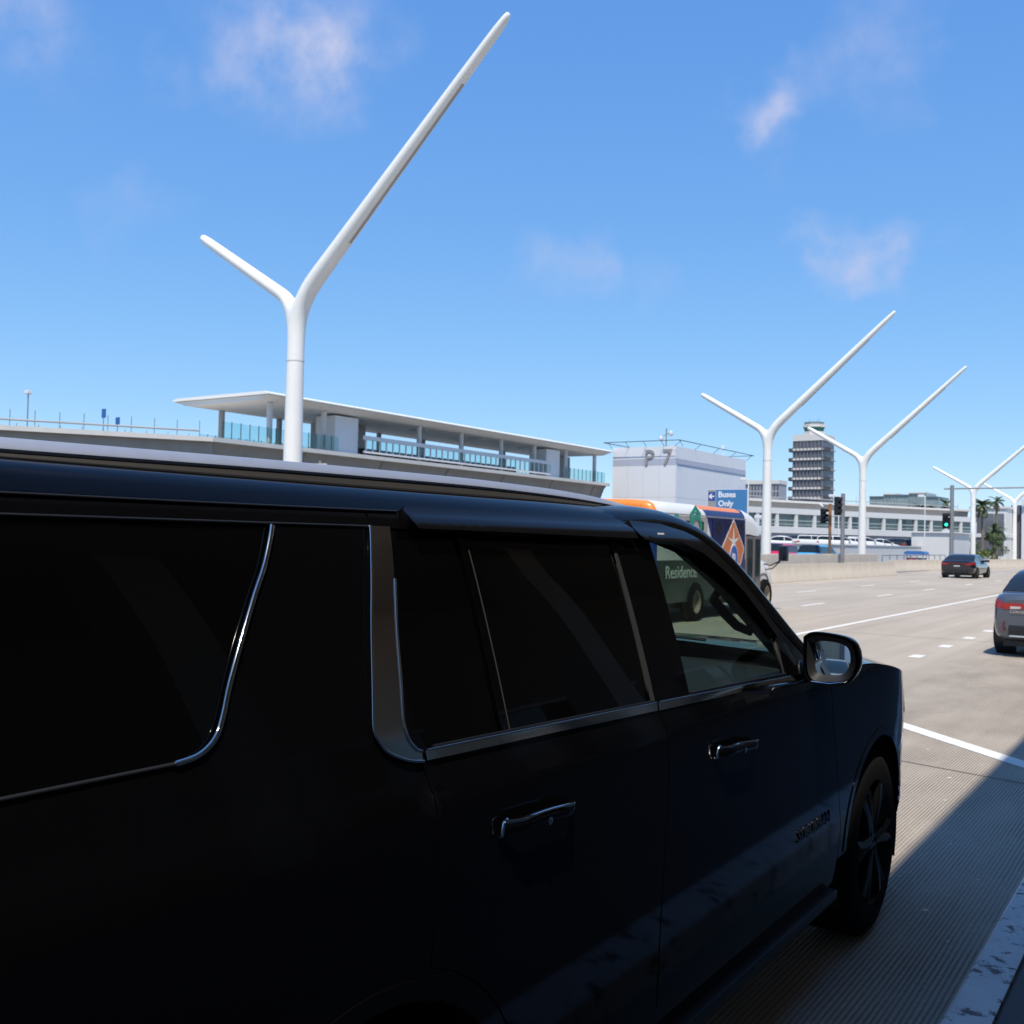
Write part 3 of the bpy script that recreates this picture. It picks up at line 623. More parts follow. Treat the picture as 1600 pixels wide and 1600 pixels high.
# terminal with upper roadway deck that shades the kerb
term = root('terminal_building', 'terminal front with deep concrete roadway deck overhanging the sidewalk', 'terminal', (8, 10, .148))
deck_m = mat('deck_concrete', (.30, .26, .22), .85, var=.1, vscale=.6)
def tb(name, m, x0, x1, y0, y1, z0, z1, par=term): return MB().box(x0-8, x1-8, y0-10, y1-10, z0-.148, z1-.148).build(name, m, par)
tb('deck', deck_m, 1.00, 16, -60, 118, 6.6, 7.7)
tb('parapet', deck_m, .98, 1.27, -60, 118, 7.703, 8.6)
dk = mat('terminal_wall', (.17, .14, .115), .7, var=.1, vscale=1)
tb('wall', dk, 7.5, 16, -60, 118, .148, 6.597)
for k in range(24):
    y = -50+k*7
    tb('column', deck_m, 4.6, 5.3, y, y+.7, .15, 6.597)
    if -16 < y < 90:
        w = tb('window', mat('terminal_glass', (.02, .025, .03), .05, spec=.8), 7.46, 7.498, y+1.2, y+6.2, .6, 3.6)
        tb('frame', steel, 7.42, 7.455, y+1.1, y+6.3, 3.62, 3.72, w); tb('frame', steel, 7.42, 7.455, y+3.65, y+3.75, .6, 3.6, w)
# ================================================================ concrete barriers and parapet
def jersey(y0, y1, x, label, h=.82, xs=None, flare=False):
    r = root('concrete_barrier', label, 'barrier', (x, (y0+y1)/2, 0), 0, 'concrete road barriers')
    pr = [(.30, 0), (.30, .08), (.13, .34), (.09, h), (-.09, h), (-.13, .34), (-.30, .08), (-.30, 0)]
    n = 8; v = []; hl = (y1-y0)/2
    for i in range(n+1):
        t = i/n; y = -hl+.02+(2*hl-.04)*t; k = 1.; dx = 0
        if flare and t > .8: k = 1-.25*((t-.8)/.2)**2; dx = -.9*((t-.8)/.2)**2
        v.append([(a+dx, y, b*k) for a, b in pr])
    b = MB().grid([q+[q[0]] for q in v]); b.f += [tuple(range(8))[::-1], tuple(8*0+n*9+i for i in range(8))]
    b.build('barrier_block', concrete, r, 40); return r
lb = ['concrete barrier running along the lanes beside the SUV', 'concrete barrier beside the shuttle bus door', 'concrete barrier next to the bus wing mirror', 'concrete barrier below the signal post', 'concrete barrier with tapered end past the signal post']
for k, (a, b) in enumerate([(16.5, 24.2), (24.2, 31.9), (31.9, 39.6), (39.6, 47.5), (47.5, 63.0)]):
    jersey(a, b, -16.25, ['concrete barrier behind the parked SUV', 'concrete barrier behind the rear of the shuttle bus', 'concrete barrier hidden behind the shuttle bus side', 'concrete barrier ending beside the bus wing mirror', 'long concrete barrier below the two grey signal posts'][k])
jersey(63.0, 67.0, -16.25, 'short concrete barrier with tapered turned away end', flare=True)
far_b = [(-18.4, 74), (-17.4, 86), (-16.4, 97), (-15.3, 109), (-14.3, 121), (-13.0, 133)]
fl = ['far concrete barrier in front of the blue shelter', 'far concrete barrier behind the black sedan', 'far concrete barrier right beyond the black sedan', 'far concrete barrier section before the palm trees', 'far concrete barrier at the bend of the road']
for k in range(5):
    (xa, ya), (xb, yb) = far_b[k], far_b[k+1]; ln = math.hypot(xb-xa, yb-ya)
    r = jersey(-ln/2, ln/2, 0, fl[k]); r.location = ((xa+xb)/2, (ya+yb)/2, 0); r.rotation_euler = (0, 0, -math.atan2(xb-xa, yb-ya))
pw = root('parapet_wall', 'low concrete panel wall behind the road barrier beside tall white poles', 'wall', (-17.3, 48, 0))
for k in range(11):
    y = 30+k*3.3; h = 1.27 if y < 64 else 1.2
    MB().box(-.1, .1, y-48+.02, y-48+3.28, 0, h+.004*(k % 3), .012).build('panel', mat('panel_concrete', (.64, .585, .50), .85, var=.08, vscale=1.2, stain=((.36, .33, .29), .62, 1.8, .2)), pw)
tag(sheet('upper_lot', -60, -17.42, 20, 160, .02, mat('lot_asphalt', (.20, .19, .175), .9, var=.1, vscale=.5)), kind='structure')
# ================================================================ white Y-shaped light poles
def blend_pole():
    """trunk ring that splits into two arm rings over a saddle line, smoothed by subdivision"""
    J = 8.75; bm = bmesh.new(); k = 1.07
    def ring(c, u, w, r, angs): return [bm.verts.new(Vector(c)+(u*math.cos(R(a))+w*math.sin(R(a)))*r*k) for a in angs]
    X_, Y_ = Vector((1, 0, 0)), Vector((0, 1, 0)); A8 = [-90, -45, 0, 45, 90, 135, 180, 225]
    def skin(a, b):
        for i in range(8): bm.faces.new((a[i], a[(i+1) % 8], b[(i+1) % 8], b[i]))
    prev = None
    for z, r in ((0, .325), (.1, .32), (3, .295), (6, .268), (7.3, .258)):
        rg = ring((0, 0, z), X_, Y_, r, A8)
        if prev: skin(prev, rg)
        else: bm.faces.new(rg[::-1])
        prev = rg
    JA = J-.22
    fk = [bm.verts.new((.31*k*math.cos(R(a))+.01, .262*k*math.sin(R(a)), JA-.42+.05*math.cos(R(a)))) for a in A8]; skin(prev, fk)
    sr, sl = [[bm.verts.new((x, y, JA+z)) for y, z in ((.18, .12), (0, .25), (-.18, .12))] for x in (.06, -.15)]
    bm.faces.new((sr[0], sr[1], sl[1], sl[0])); bm.faces.new((sr[1], sr[2], sl[2], sl[1])); bm.faces.new((fk[4], sr[0], sl[0])); bm.faces.new((fk[0], sl[2], sr[2]))
    rr0 = fk[0:5]+sr; ll0 = [fk[4], fk[5], fk[6], fk[7], fk[0]]+sl[::-1]
    for tip, r0, r1, base in ((Vector((7.50, 0, 6.77)), .275, .13, rr0), (Vector((-4.44, 0, 2.69)), .205, .15, ll0)):
        d = tip.normalized(); s = 1 if d.x > 0 else -1; o = Vector((abs(d.z)*s, 0, -abs(d.x))); L_ = tip.length
        angs = A8 if s > 0 else [90, 45, 0, -45, -90, -135, 180, 135]
        prev = base; st0 = .60 if s > 0 else .52
        for t in (0, .08, .25, .5, .75, .93, .985):
            q = ring(Vector((0, 0, JA))+d*(st0+(L_-st0)*t), o, Y_, (r0+(r1-r0)*t)*(.85 if t > .98 else 1), angs); skin(prev, q); prev = q
        q = ring(Vector((0, 0, JA))+d*L_-o*.02, o, Y_, r1*.45, angs); skin(prev, q); bm.faces.new(q)
    bmesh.ops.recalc_face_normals(bm, faces=bm.faces[:])
    me = bpy.data.meshes.new('pole_tmp'); bm.to_mesh(me); bm.free(); o = bpy.data.objects.new('pole_tmp', me); C.objects.link(o)
    md = o.modifiers.new('s', 'SUBSURF'); md.levels = 3; md.render_levels = 3
    me = bake(o); bpy.data.objects.remove(o); me.name = 'pole_body'; me.polygons.foreach_set('use_smooth', [True]*len(me.polygons)); me.materials.clear(); me.materials.append(pole_m)
    return me
pole_me = blend_pole()
seam_m = mat('seam_grey', (.64, .63, .60), .6); led_m = mat('led_lens', (.36, .35, .33), .4)  # seam rings are a greyer tone than the pole paint
def light_pole(y, label, x=-22.5):
    r = root('light_pole', label, 'light pole', (x, y, .02), 0, 'tall white forked light poles')
    o = bpy.data.objects.new('pole_body', pole_me); C.objects.link(o); o.parent = r
    MB().lathe([(-.02, .262), (0, .266), (.02, .262)], 24, 'z', (0, 0, 6.85)).build('seam', seam_m, r, 60)
    d = Vector((7.50, 0, 6.77)).normalized(); nrm = Vector((d.z, 0, -d.x)); c = Vector((0, 0, 8.53))
    def at(s, e, w): return c+d*s+nrm*e+Vector((0, w, 0))
    rr = lambda s: .272-.145*(s-.6)/9.5
    v = [at(s, rr(s)+e, w) for s in (2.6, 8.0) for e, w in ((-.03, -.05), (-.03, .05), (.012, .04), (.012, -.04))]
    MB().add(v, [(0, 1, 2, 3), (4, 7, 6, 5), (0, 4, 5, 1), (1, 5, 6, 2), (2, 6, 7, 3), (3, 7, 4, 0)]).build('light_strip', led_m, r)
    MB().box(-.42, .42, -.42, .42, 0, .12, .02).build('base_plate', pole_m, r)
    return r
for y, lb in ((21.4, 'tallest looking white forked light pole rising behind the SUV roof'), (60.8, 'white forked light pole beside the shuttle bus front'), (81.8, 'white forked light pole right of the dark control tower'),
              (127.3, 'white forked light pole behind the black sedan'), (157.8, 'white forked light pole in front of the white corner building'), (200, 'farthest white forked light pole beyond the white corner building'),
              (-17.4, 'white forked light pole standing behind the parked SUV')): light_pole(y, lb)

# ================================================================ people mover station and guideway
st_ = root('station', 'elevated station with thin flat white roof and glass railings', 'station', (-48.2, 60, 0))
def sb(name, m, x0, x1, y0, y1, z0, z1, par=None, bev=0): return MB().box(x0+48.2, x1+48.2, y0-60, y1-60, z0, z1, bev).build(name, m, par or st_)
roof_w = mat('white_roof_metal', (.80, .785, .75), .45)
soffit = mat('soffit_panel', (.80, .77, .72), .6, var=.03, vscale=.3)
MB().prism([(-4.2, 9.62), (4.2, 9.62), (4.2, 9.68), (3.9, 9.80), (-3.9, 9.80), (-4.2, 9.68)], 39.8-60, 80.4-60).build('roof', roof_w, st_)
MB().prism([(-4.1, 9.60), (4.1, 9.60), (3.2, 9.34), (-3.2, 9.34)], 39.95-60, 80.3-60).build('soffit', soffit, st_)
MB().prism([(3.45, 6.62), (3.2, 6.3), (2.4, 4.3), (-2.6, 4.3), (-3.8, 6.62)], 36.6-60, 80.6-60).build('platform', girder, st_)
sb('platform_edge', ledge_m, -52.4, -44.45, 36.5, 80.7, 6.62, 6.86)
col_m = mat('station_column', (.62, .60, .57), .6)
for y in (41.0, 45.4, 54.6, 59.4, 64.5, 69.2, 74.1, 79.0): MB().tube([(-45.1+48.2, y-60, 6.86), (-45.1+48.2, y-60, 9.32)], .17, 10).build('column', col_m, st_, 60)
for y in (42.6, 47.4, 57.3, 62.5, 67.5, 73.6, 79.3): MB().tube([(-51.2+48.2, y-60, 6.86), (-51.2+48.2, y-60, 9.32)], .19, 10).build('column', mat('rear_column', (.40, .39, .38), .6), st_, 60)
sb('lift_house', white_p, -46.9, -45.2, 46.5, 48.6, 6.862, 9.2, bev=.02)
sb('lift_house', white_p, -46.9, -45.2, 71.2, 73.3, 6.862, 9.2, bev=.02)
core_m = mat('station_core', (.42, .40, .38), .7)
for a, b in ((49.6, 53.0), (77.5, 80.6)): sb('stair_core', core_m, -50.5, -48.6, a, b, 6.862, 9.28)
# glass railings: separate panes between slim posts
for (y0, y1, x) in ((37.3, 46.4, -44.75), (73.6, 80.4, -44.75), (41.5, 80.2, -51.9)):
    n = int((y1-y0)/.62)
    for k in range(n):
        a = y0+(y1-y0)*k/n; b = y0+(y1-y0)*(k+1)/n
        mk('glass_pane', [(x+48.2, a+.04-60, 6.9), (x+48.2, b-.04-60, 6.9), (x+48.2, b-.04-60, 7.8), (x+48.2, a+.04-60, 7.8)], [(0, 1, 2, 3)], clear_gl, st_)
        sb('glass_post', mat('teal_post', (.05, .09, .10), .5), x-.02, x+.02, a-.018, a+.018, 6.862, 7.83)
# white balustrade band in the middle
wr = mat('white_rail', (.70, .70, .70), .5)
sb('balustrade_rail', wr, -44.86, -44.70, 48.7, 71.1, 7.86, 8.12); sb('balustrade_rail', wr, -44.86, -44.70, 48.7, 71.1, 7.02, 7.14)
for k in range(34):
    y = 48.9+k*.66; sb('baluster', wr, -44.82, -44.74, y-.04, y+.04, 7.141, 7.859)
    mk('glass_pane', [(3.42, y+.05-60, 7.15), (3.42, y+.61-60, 7.15), (3.42, y+.61-60, 7.85), (3.42, y+.05-60, 7.85)], [(0, 1, 2, 3)], clear_gl, st_)
for k in range(14):
    y = 49.2+k*1.6; sb('bench', mat('bench_grey', (.09, .10, .11), .6), -49.0, -48.2, y, y+1.25, 6.862, 7.72)
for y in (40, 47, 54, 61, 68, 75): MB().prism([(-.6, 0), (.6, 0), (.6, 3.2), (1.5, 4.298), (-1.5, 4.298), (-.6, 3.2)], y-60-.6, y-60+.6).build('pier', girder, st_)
for y in (43.5, 50.5, 57.5, 64.5, 71.5, 78.5): MB().prism([(3.46, 6.6), (3.23, 6.3), (2.43, 4.32), (2.3, 4.4), (3.1, 6.4)], y-60, y-60+.22).build('girder_rib', mat('girder_rib_grey', (.22, .205, .19), .9), st_)  # ribs in a darker concrete tone than the girder
for y in (56, 63, 70): MB().tube([(2.6, y-60, 9.25), (1.0, y-60, 9.25)], .07, 6).build('ceiling_lamp', white_p, st_, 60)
# two guideway arms
def guideway(name, label, pts, w, zt, parent_loc, rails=True, step=1.9, rail_until=None):
    r = root(name, label, 'guideway', parent_loc); ox, oy, _ = parent_loc
    P = [Vector((x, y, 0)) for x, y in pts]; rows = []; edge = []
    for i, p in enumerate(P):
        t = (P[min(i+1, len(P)-1)]-P[max(i-1, 0)]).normalized(); n = Vector((t.y, -t.x, 0))
        rows.append([(p+n*a+Vector((-ox, -oy, zt+b)))[:] for a, b in ((.0, -.26), (-.25, -.27), (-.4, -1.35), (-w+.4, -1.35), (-w+.25, -.27), (-w, -.26), (-w, 0), (-w+.05, 0))])
        edge.append([(p+n*a+Vector((-ox, -oy, zt+b)))[:] for a, b in ((.06, 0), (.06, -.25), (-.3, -.255), (-.3, -.01), (.06, 0))])
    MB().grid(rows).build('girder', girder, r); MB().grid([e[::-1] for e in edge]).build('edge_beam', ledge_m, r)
    if rails:
        for side in (0, -w):
            pts_ = []
            acc = 0
            for i in range(len(P)-1):
                d = (P[i+1]-P[i]); ln = d.length; n = Vector((d.y, -d.x, 0)).normalized(); k = 0
                while acc < ln:
                    q = P[i]+d*(acc/ln)+n*(side-.15 if side == 0 else side+.15); q = (q.x-ox, q.y-oy, zt)
                    MB().tube([q, (q[0], q[1], zt+(.85 if side == 0 else .8))], .022, 5).build('rail_post', steel, r)
                    pts_.append(q); acc += step
                acc -= ln
            MB().tube([(q[0], q[1], zt+.32) for q in pts_], .055, 6).build('power_rail', mat('rail_grey', (.36, .35, .34), .6), r, 60)
    return r
guideway('guideway', 'concrete guideway arm curving away from the station above the SUV roof', smooth_path([(-62, 10), (-56, 18.5), (-50.2, 27.6), (-46.6, 33.3), (-44.5, 36.5)]), 7.4, 6.86, (-52, 24, 0), step=1.15)
guideway('guideway', 'concrete guideway deck curving past the control tower', smooth_path([(-44.45, 97), (-44.2, 104), (-42.6, 112.2), (-38.2, 121.8), (-32.6, 133.8), (-26.3, 146.6)]), 7.4, 6.88, (-40, 120, 0), rails=True, step=3.2)
# ================================================================ parking structure tower with P 7 letters
p7 = root('parking_tower', 'white panelled stair tower with grey stripe and letters P 7', 'building', (-41.1, 88.7, 0))
def pb(name, m, x0, x1, y0, y1, z0, z1, par=None): return MB().box(x0+41.1, x1+41.1, y0-88.7, y1-88.7, z0, z1).build(name, m, par or p7)
pb('wall_core', mat('panel_joint', (.45, .45, .47), .7), -44.1, -38.03, 80.65, 96.7, 0, 10.0)
pan_m = mat('tower_panel', (.72, .72, .735), .5, var=.025, vscale=.4); str_m = mat('stripe_panel', (.43, .45, .53), .5, var=.03, vscale=.5)
rows_z = [(0, 2.6), (2.6, 5.6), (5.6, 8.38), (8.38, 8.93), (8.93, 10.02)]
for i, (z0, z1) in enumerate(rows_z):
    m = str_m if i == 3 else pan_m
    for k in range(4): pb('wall_panel', m, -44.13+k*1.5325+.008, -44.13+(k+1)*1.5325-.008, 80.6, 80.648, z0+.008, z1-.008)
    for k in range(5): pb('wall_panel', m, -38.028, -37.98, 80.64+k*3.21+.008, 80.64+(k+1)*3.21-.008, z0+.008, z1-.008)
let_m = mat('grey_letter', (.30, .285, .275), .5)
text('letter', 'P', 1.95, let_m, p7, (-41.0+41.1, 80.56-88.7, 8.42), (R(90), 0, 0), .05, 1.0, .015)
text('letter', '7', 1.95, let_m, p7, (-39.25+41.1, 80.56-88.7, 8.42), (R(90), 0, 0), .05, 1.0, .015)
fr_ = [(-44.75, 80.0), (-37.4, 80.0), (-37.4, 97.3), (-44.75, 97.3), (-44.75, 80.0)]
rr_ = MB().tube([(x+41.1, y-88.7, 10.46) for x, y in fr_], .035, 6).build('roof_rail', dark_met, p7, 60)
for k in range(5):
    for (x0, y0, x1, y1) in ((-44.3, 80.0, -37.4, 80.0), (-37.4, 80.4, -37.4, 96.9)):
        x = x0+(x1-x0)*k/4; y = y0+(y1-y0)*k/4; MB().tube([(x+41.1+(-.6 if x0 == x1 else 0), y-88.7+(.7 if y0 == y1 else 0), 9.99), (x+41.1, y-88.7, 10.46)], .022, 5).build('rail_stay', dark_met, rr_)
def cam_mast(loc, label, h, par=None):
    r = root('camera_mast', label, 'camera', loc)
    MB().tube([(0, 0, 0), (0, 0, h)], .06, 6).build('mast', steel, r, 60)
    MB().tube([(-.5, 0, h-.75), (.45, 0, h-.35)], .04, 5).build('bracket', steel, r)
    for x, z in ((-.5, h-.85), (.45, h-.45)): MB().lathe([(-.28, .04), (-.2, .17), (0, .2), (.12, .2), (.2, .04)], 12, 'z', (x, 0, z)).build('dome_camera', white_p, r, 60)
cam_mast((-39.6, 82.0, 9.98), 'twin dome camera mast on the roof of the P 7 tower', 1.75)
am = root('antenna', 'small white antenna on the roof edge of the P 7 tower', 'antenna', (-38.6, 92.4, 9.98)); MB().tube([(0, 0, 0), (0, 0, 1.1)], .04, 5).build('rod', white_p, am); MB().box(-.12, .12, -.1, .1, .7, 1.15, .02).build('emitter', white_p, am)
# ================================================================ sign Buses Only
sg = root('road_sign', 'blue road sign reading Buses Only with white arrow', 'sign', (-19.75, 48, 0))
blue_m = mat('sign_blue', (.055, .20, .42), .45); MB().box(-1.08, 1.05, 0, .06, 2.9, 4.43).build('sign_board', white_p, sg)
MB().box(-.63, 1.00, -.012, -.003, 2.93, 4.40).build('blue_field', blue_m, sg); MB().box(-1.06, -.64, -.012, -.003, 2.93, 4.40).build('grey_field', mat('sign_grey', (.30, .30, .31), .5), sg)
MB().box(-1.04, -.68, -.022, -.014, 3.86, 4.29).build('arrow_field', mat('arrow_blue', (.03, .07, .30), .45), sg)
wt = mat('sign_white', (.78, .78, .78), .5)
MB().prism([(-1.02, 4.07), (-.88, 4.21), (-.82, 4.17), (-.88, 4.10), (-.71, 4.10), (-.71, 4.04), (-.88, 4.04), (-.82, 3.97), (-.88, 3.93)], -.034, -.024).build('arrow', wt, sg)
text('lettering', 'Buses', .40, wt, sg, (-.52, -.016, 4.03), (R(90), 0, 0), .004, 1., .012); text('lettering', 'Only', .40, wt, sg, (-.52, -.016, 3.58), (R(90), 0, 0), .004, 1., .012)
for x in (-.8, .8): MB().tube([(x, .10, 0), (x, .10, 4.3)], .04, 8).build('post', steel, sg)
# ================================================================ control tower
tw = root('control_tower', 'dark grey office tower with banded floors and white control cab', 'tower', (-137.6, 426.2, 0), R(-4))
tg = mat('tower_glass', (.10, .105, .125), .35, var=.25, vscale=.6); tsl = mat('tower_slab', (.36, .32, .285), .7); tli = mat('tower_light', (.62, .59, .55), .7)
W = 6.3
MB().box(-W, W, -W, W, 0, 45).build('core', tg, tw)
fz = [44.0-4.05*k for k in range(9)]
for k, z in enumerate(fz):
    sl = MB().box(-W-.55, W+.55, -W-.55, W+.55, z-2.9, z-2.45).build('floor_slab', tsl, tw)
    for j in range(8):
        x = -W+.2+j*1.55; MB().box(x, x+1.05, -W-.72, -W-.56, z-3.05, z-2.15).build('balcony_panel', tli, sl)
    for s in (-1, 1): MB().box(s*(W+.6)-(1.6 if s < 0 else 0), s*(W+.6)+(1.6 if s > 0 else 0), -W+.3, -W+3.4, z-3.4, z-1.9).build('balcony', mat('tower_dark', (.06, .062, .07), .6), sl)
    for j in range(9):
        x = -W+j*1.575; MB().box(x-.12, x+.12, -W-.40, -W-.01, z-2.44, z+1.1).build('fin', mat('tower_fin', (.20, .20, .225), .6), sl)
MB().box(-W-.3, W+.3, -W-.3, W+.3, 45.02, 47.6).build('cornice', tli, tw)
MB().lathe([(47.62, 4.5), (49.2, 4.6)], 8, 'z', cap=True).build('cab_base', tli, tw)
MB().lathe([(49.22, 4.1), (51.0, 4.5)], 8, 'z', cap=True).build('cab_glass', mat('cab_green_glass', (.03, .16, .14), .15), tw)
MB().lathe([(51.02, 5.0), (52.2, 5.0)], 8, 'z', cap=True).build('cab_roof', tli, tw)
MB().lathe([(52.22, 4.3), (53.2, 4.3)], 8, 'z', cap=True).build('cab_crown', mat('cab_crown_m', (.16, .2, .2), .6), tw)
for x, y in ((-2, 0), (1, 1), (2.6, -1)): MB().tube([(x, y, 53.2), (x, y, 55.0)], .05, 4).build('aerial', dark_met, tw)
# ================================================================ long terminal connector under the guideway
d = Vector((14.25, 32.68, 0)).normalized()
cb = root('connector_building', 'long white building with glazed gallery and pale columns', 'building', (-39.6, 108.5, 0), -math.atan2(d.x, d.y))
LEN = 37.
def cbx(name, m, x0, x1, y0, y1, z0, z1, par=None): return MB().box(x0, x1, y0, y1, z0, z1).build(name, m, par or cb)
wb = mat('connector_white', (.70, .69, .67), .6, var=.03, vscale=.3)
cbx('roof_fascia', wb, -6, 0, -8, LEN, 5.12, 5.75); cbx('floor_band', wb, -6, 0, -8, LEN, 3.0, 3.72)
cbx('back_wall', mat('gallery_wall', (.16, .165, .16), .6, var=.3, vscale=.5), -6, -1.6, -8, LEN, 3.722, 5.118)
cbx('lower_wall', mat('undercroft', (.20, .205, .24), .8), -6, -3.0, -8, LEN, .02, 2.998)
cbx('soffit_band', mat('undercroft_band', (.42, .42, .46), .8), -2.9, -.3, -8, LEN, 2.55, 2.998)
gg = mat('gallery_glass', (.10, .14, .135), .08, spec=.8, var=.35, vscale=.7)
for k in range(16):
    y = -8+k*3.0; cbx('gallery_column', wb, -.42, -.04, y-.22, y+.22, 3.722, 5.118)
    if y+2.7 < LEN:
        p_ = cbx('gallery_pane', gg, -.30, -.26, y+.25, y+2.75, 3.74, 5.1); cbx('transom', mat('transom_m', (.42, .50, .48), .5), -.24, -.18, y+.24, y+2.76, 4.36, 4.44, p_)
        cbx('transom', MT['transom_m'], -.24, -.18, y+.24, y+2.76, 3.95, 4.0, p_)
    if k % 2: cbx('pier', wb, -2.2, -1.5, y-.3, y+.3, .02, 2.548)
# parapet walls of the raised lot
lw = mat('white_wall', (.66, .65, .63), .65, var=.03, vscale=.4)
rw = root('retaining_wall', 'plain white wall in front of the rows of parked white cars', 'wall', (-26, 104, 0))
MB().box(-.15, .15, -34, 13, 0, 1.78).build('wall_face', lw, rw); MB().box(-.22, .22, -34, 13, 1.782, 1.86).build('coping', lw, rw)
bw = root('block_building', 'plain white block at the end of the white wall beside signal post', 'building', (-24.3, 121.5, 0))
MB().box(-2.6, 1.6, -4.4, 5.0, 0, 3.35).build('wall', lw, bw); MB().box(-2.8, 1.8, -4.6, 5.2, 3.352, 3.5).build('coping', wb, bw)
tag(sheet('lot_deck', -44, -26.3, 70, 122, 1.10, MT['lot_asphalt']), kind='structure')
# white corner buildings on the right
wc = root('corner_building', 'white two storey building with tall grey windows behind palm trees', 'building', (-25, 154, 0))
MB().box(-2.2, 2.2, -1, 8, 0, 7.3).build('wall', wb, wc)
for z0, z1 in ((.9, 3.2), (3.9, 6.6)):
    for j in range(3):
        w_ = MB().box(-1.95+j*1.32, -.75+j*1.32, -1.06, -1.005, z0, z1).build('window', mat('corner_glass', (.13, .135, .15), .1, spec=.8), wc)
        MB().box(-1.99+j*1.32, -1.95+j*1.32, -1.12, -1.062, z0, z1).build('mullion', mat('mullion_grey', (.33, .33, .35), .5), w_)
MB().box(-2.3, 2.3, -1.2, 8.1, 3.35, 3.8).build('floor_band', wb, wc); MB().box(-2.3, 2.35, -1.2, 8.1, 7.302, 7.6).build('coping', wb, wc)
wc2 = root('clad_building', 'tall windowless white clad building at the road bend', 'building', (-17.6, 162, 0))
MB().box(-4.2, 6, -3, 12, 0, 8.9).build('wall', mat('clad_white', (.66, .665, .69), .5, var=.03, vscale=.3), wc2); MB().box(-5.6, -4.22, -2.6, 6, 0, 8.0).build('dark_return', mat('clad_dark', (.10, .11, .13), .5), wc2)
for k in range(6): MB().box(-4.2+k*1.7, -4.16+k*1.7, -3.03, -3.002, .2, 8.85).build('panel_joint', MT['panel_joint'], wc2)
# distant low office left of tower and glassy hotel
lo = root('office_block', 'low grey office block with gridded windows beside the control tower', 'building', (-106.5, 291, 0), R(-2))
MB().box(-8, 3.6, -3, 3, 0, 19.2).build('wall', mat('office_grey', (.33, .335, .36), .6), lo); MB().box(-8.3, 3.8, -3.3, 3, 19.22, 20.3).build('roof_edge', tli, lo)
for k in range(12):
    for z in (15.4, 17.4): MB().box(-7.7+k*.97, -7.7+k*.97+.62, -3.05, -3.002, z, z+1.5).build('window', tg, lo)
ho = root('hotel_block', 'distant pale green glass block with stepped roof line', 'building', (-74.5, 313, 0), R(-2))
hg = mat('hotel_glass', (.22, .30, .30), .25, var=.25, vscale=.3)
for k, (x0, x1, h) in enumerate(((-9, -5, 16.2), (-5, -1, 17.0), (-1, 2.2, 16.6), (2.2, 7.0, 17.3), (7.0, 10.5, 16.0))):
    b_ = MB().box(x0, x1-.02, -2+(.15 if k % 2 else 0), 10, 0, h).build('wing', hg, ho); MB().box(x0, x1-.02, -2.3, 10, h+.02, h+.4).build('roof_slab', tli if k % 2 else mat('hotel_dark', (.10, .14, .17), .5), b_)
    for j in range(int((x1-x0)/1.0)): MB().box(x0+.3+j, x0+.42+j, -2.12, -2.02 if not k % 2 else -1.87, 9, h-.1).build('mullion', MT['mullion_grey'], b_)

# added grey building behind the SUV, fills its door mirror in place of bright sky
bb_ = root('mirror_fill_building', 'added grey building with white columns that fills the SUV door mirror', 'building', (-8, -78, 0))
MB().box(-22, 12, -8, 0, 0, 11.5).build('wall', mat('rear_grey', (.16, .17, .18), .7, var=.1, vscale=.5), bb_)
for k in range(9): MB().box(-21+k*3.8, -20.4+k*3.8, .01, .6, 0, 11.5).build('column', white_p, bb_)
for k in range(8):
    for z in (1.2, 4.8, 8.4): MB().box(-20.1+k*3.8, -17.6+k*3.8, .005, .05, z, z+2.2).build('window', gg, bb_)
# ================================================================ signals, poles, kiosk, rail
lens_off = mat('dark_lens', (.02, .015, .015), .2); green_on = mat('green_lens', (.02, .4, .3), .3, emit=((.03, 1., .62), 2.2))
def signal_head(parent, c, rz, lit=None, s=1., plate=True):
    e = MB().box(-.17*s, .17*s, -.12*s, .12*s, -.52*s, .52*s, .03).build('signal_head', black_m, parent); e.location = c; e.rotation_euler = (0, 0, rz)
    if plate: MB().box(-.30*s, .30*s, .121*s, .135*s, -.66*s, .66*s).build('backplate', black_m, e)
    for k, z in enumerate((.33, 0, -.33)):
        MB().lathe([(-.125*s, .02), (-.135*s, .13*s)], 14, 'y', (0, 0, z*s)).build('lens', green_on if lit == k else lens_off, e, 60)
        v = [(.15*s*math.cos(R(a)), y, z*s+.15*s*math.sin(R(a))) for y in (-.12*s, -.36*s) for a in range(-20, 201, 20)]; n = 12
        MB().add(v, [(i, i+1, i+1+n, i+n) for i in range(n-1)]).build('lens_hood', black_m, e, 60)
    return e
s1 = root('traffic_signal', 'grey signal post with black head turned away above concrete barrier', 'traffic signal', (-16.88, 57.5, 0), 0, None)
MB().tube([(0, 0, 0), (0, 0, 4.65)], .11, 10).lathe([(0, .2), (.25, .16)], 10, 'z').build('post', steel, s1, 60); signal_head(s1, (-.30, 0, 3.95), R(75), plate=False); MB().tube([(-.2, 0, 3.6), (0, 0, 3.6)], .03, 6).build('bracket', steel, s1); MB().tube([(-.2, 0, 4.3), (0, 0, 4.3)], .03, 6).build('bracket', steel, s1)
s2 = root('traffic_signal', 'rust coloured slim signal post with black head on a side bracket', 'traffic signal', (-20, 65.4, 0))
MB().tube([(0, 0, 0), (0, 0, 2.6)], .09, 10).build('post', mat('brown_post', (.16, .11, .08), .7, var=.2, vscale=3), s2, 60); MB().tube([(0, 0, 2.6), (0, 0, 4.4)], .095, 10).build('post_upper', mat('rust_post', (.34, .14, .05), .75, var=.25, vscale=4), s2, 60)
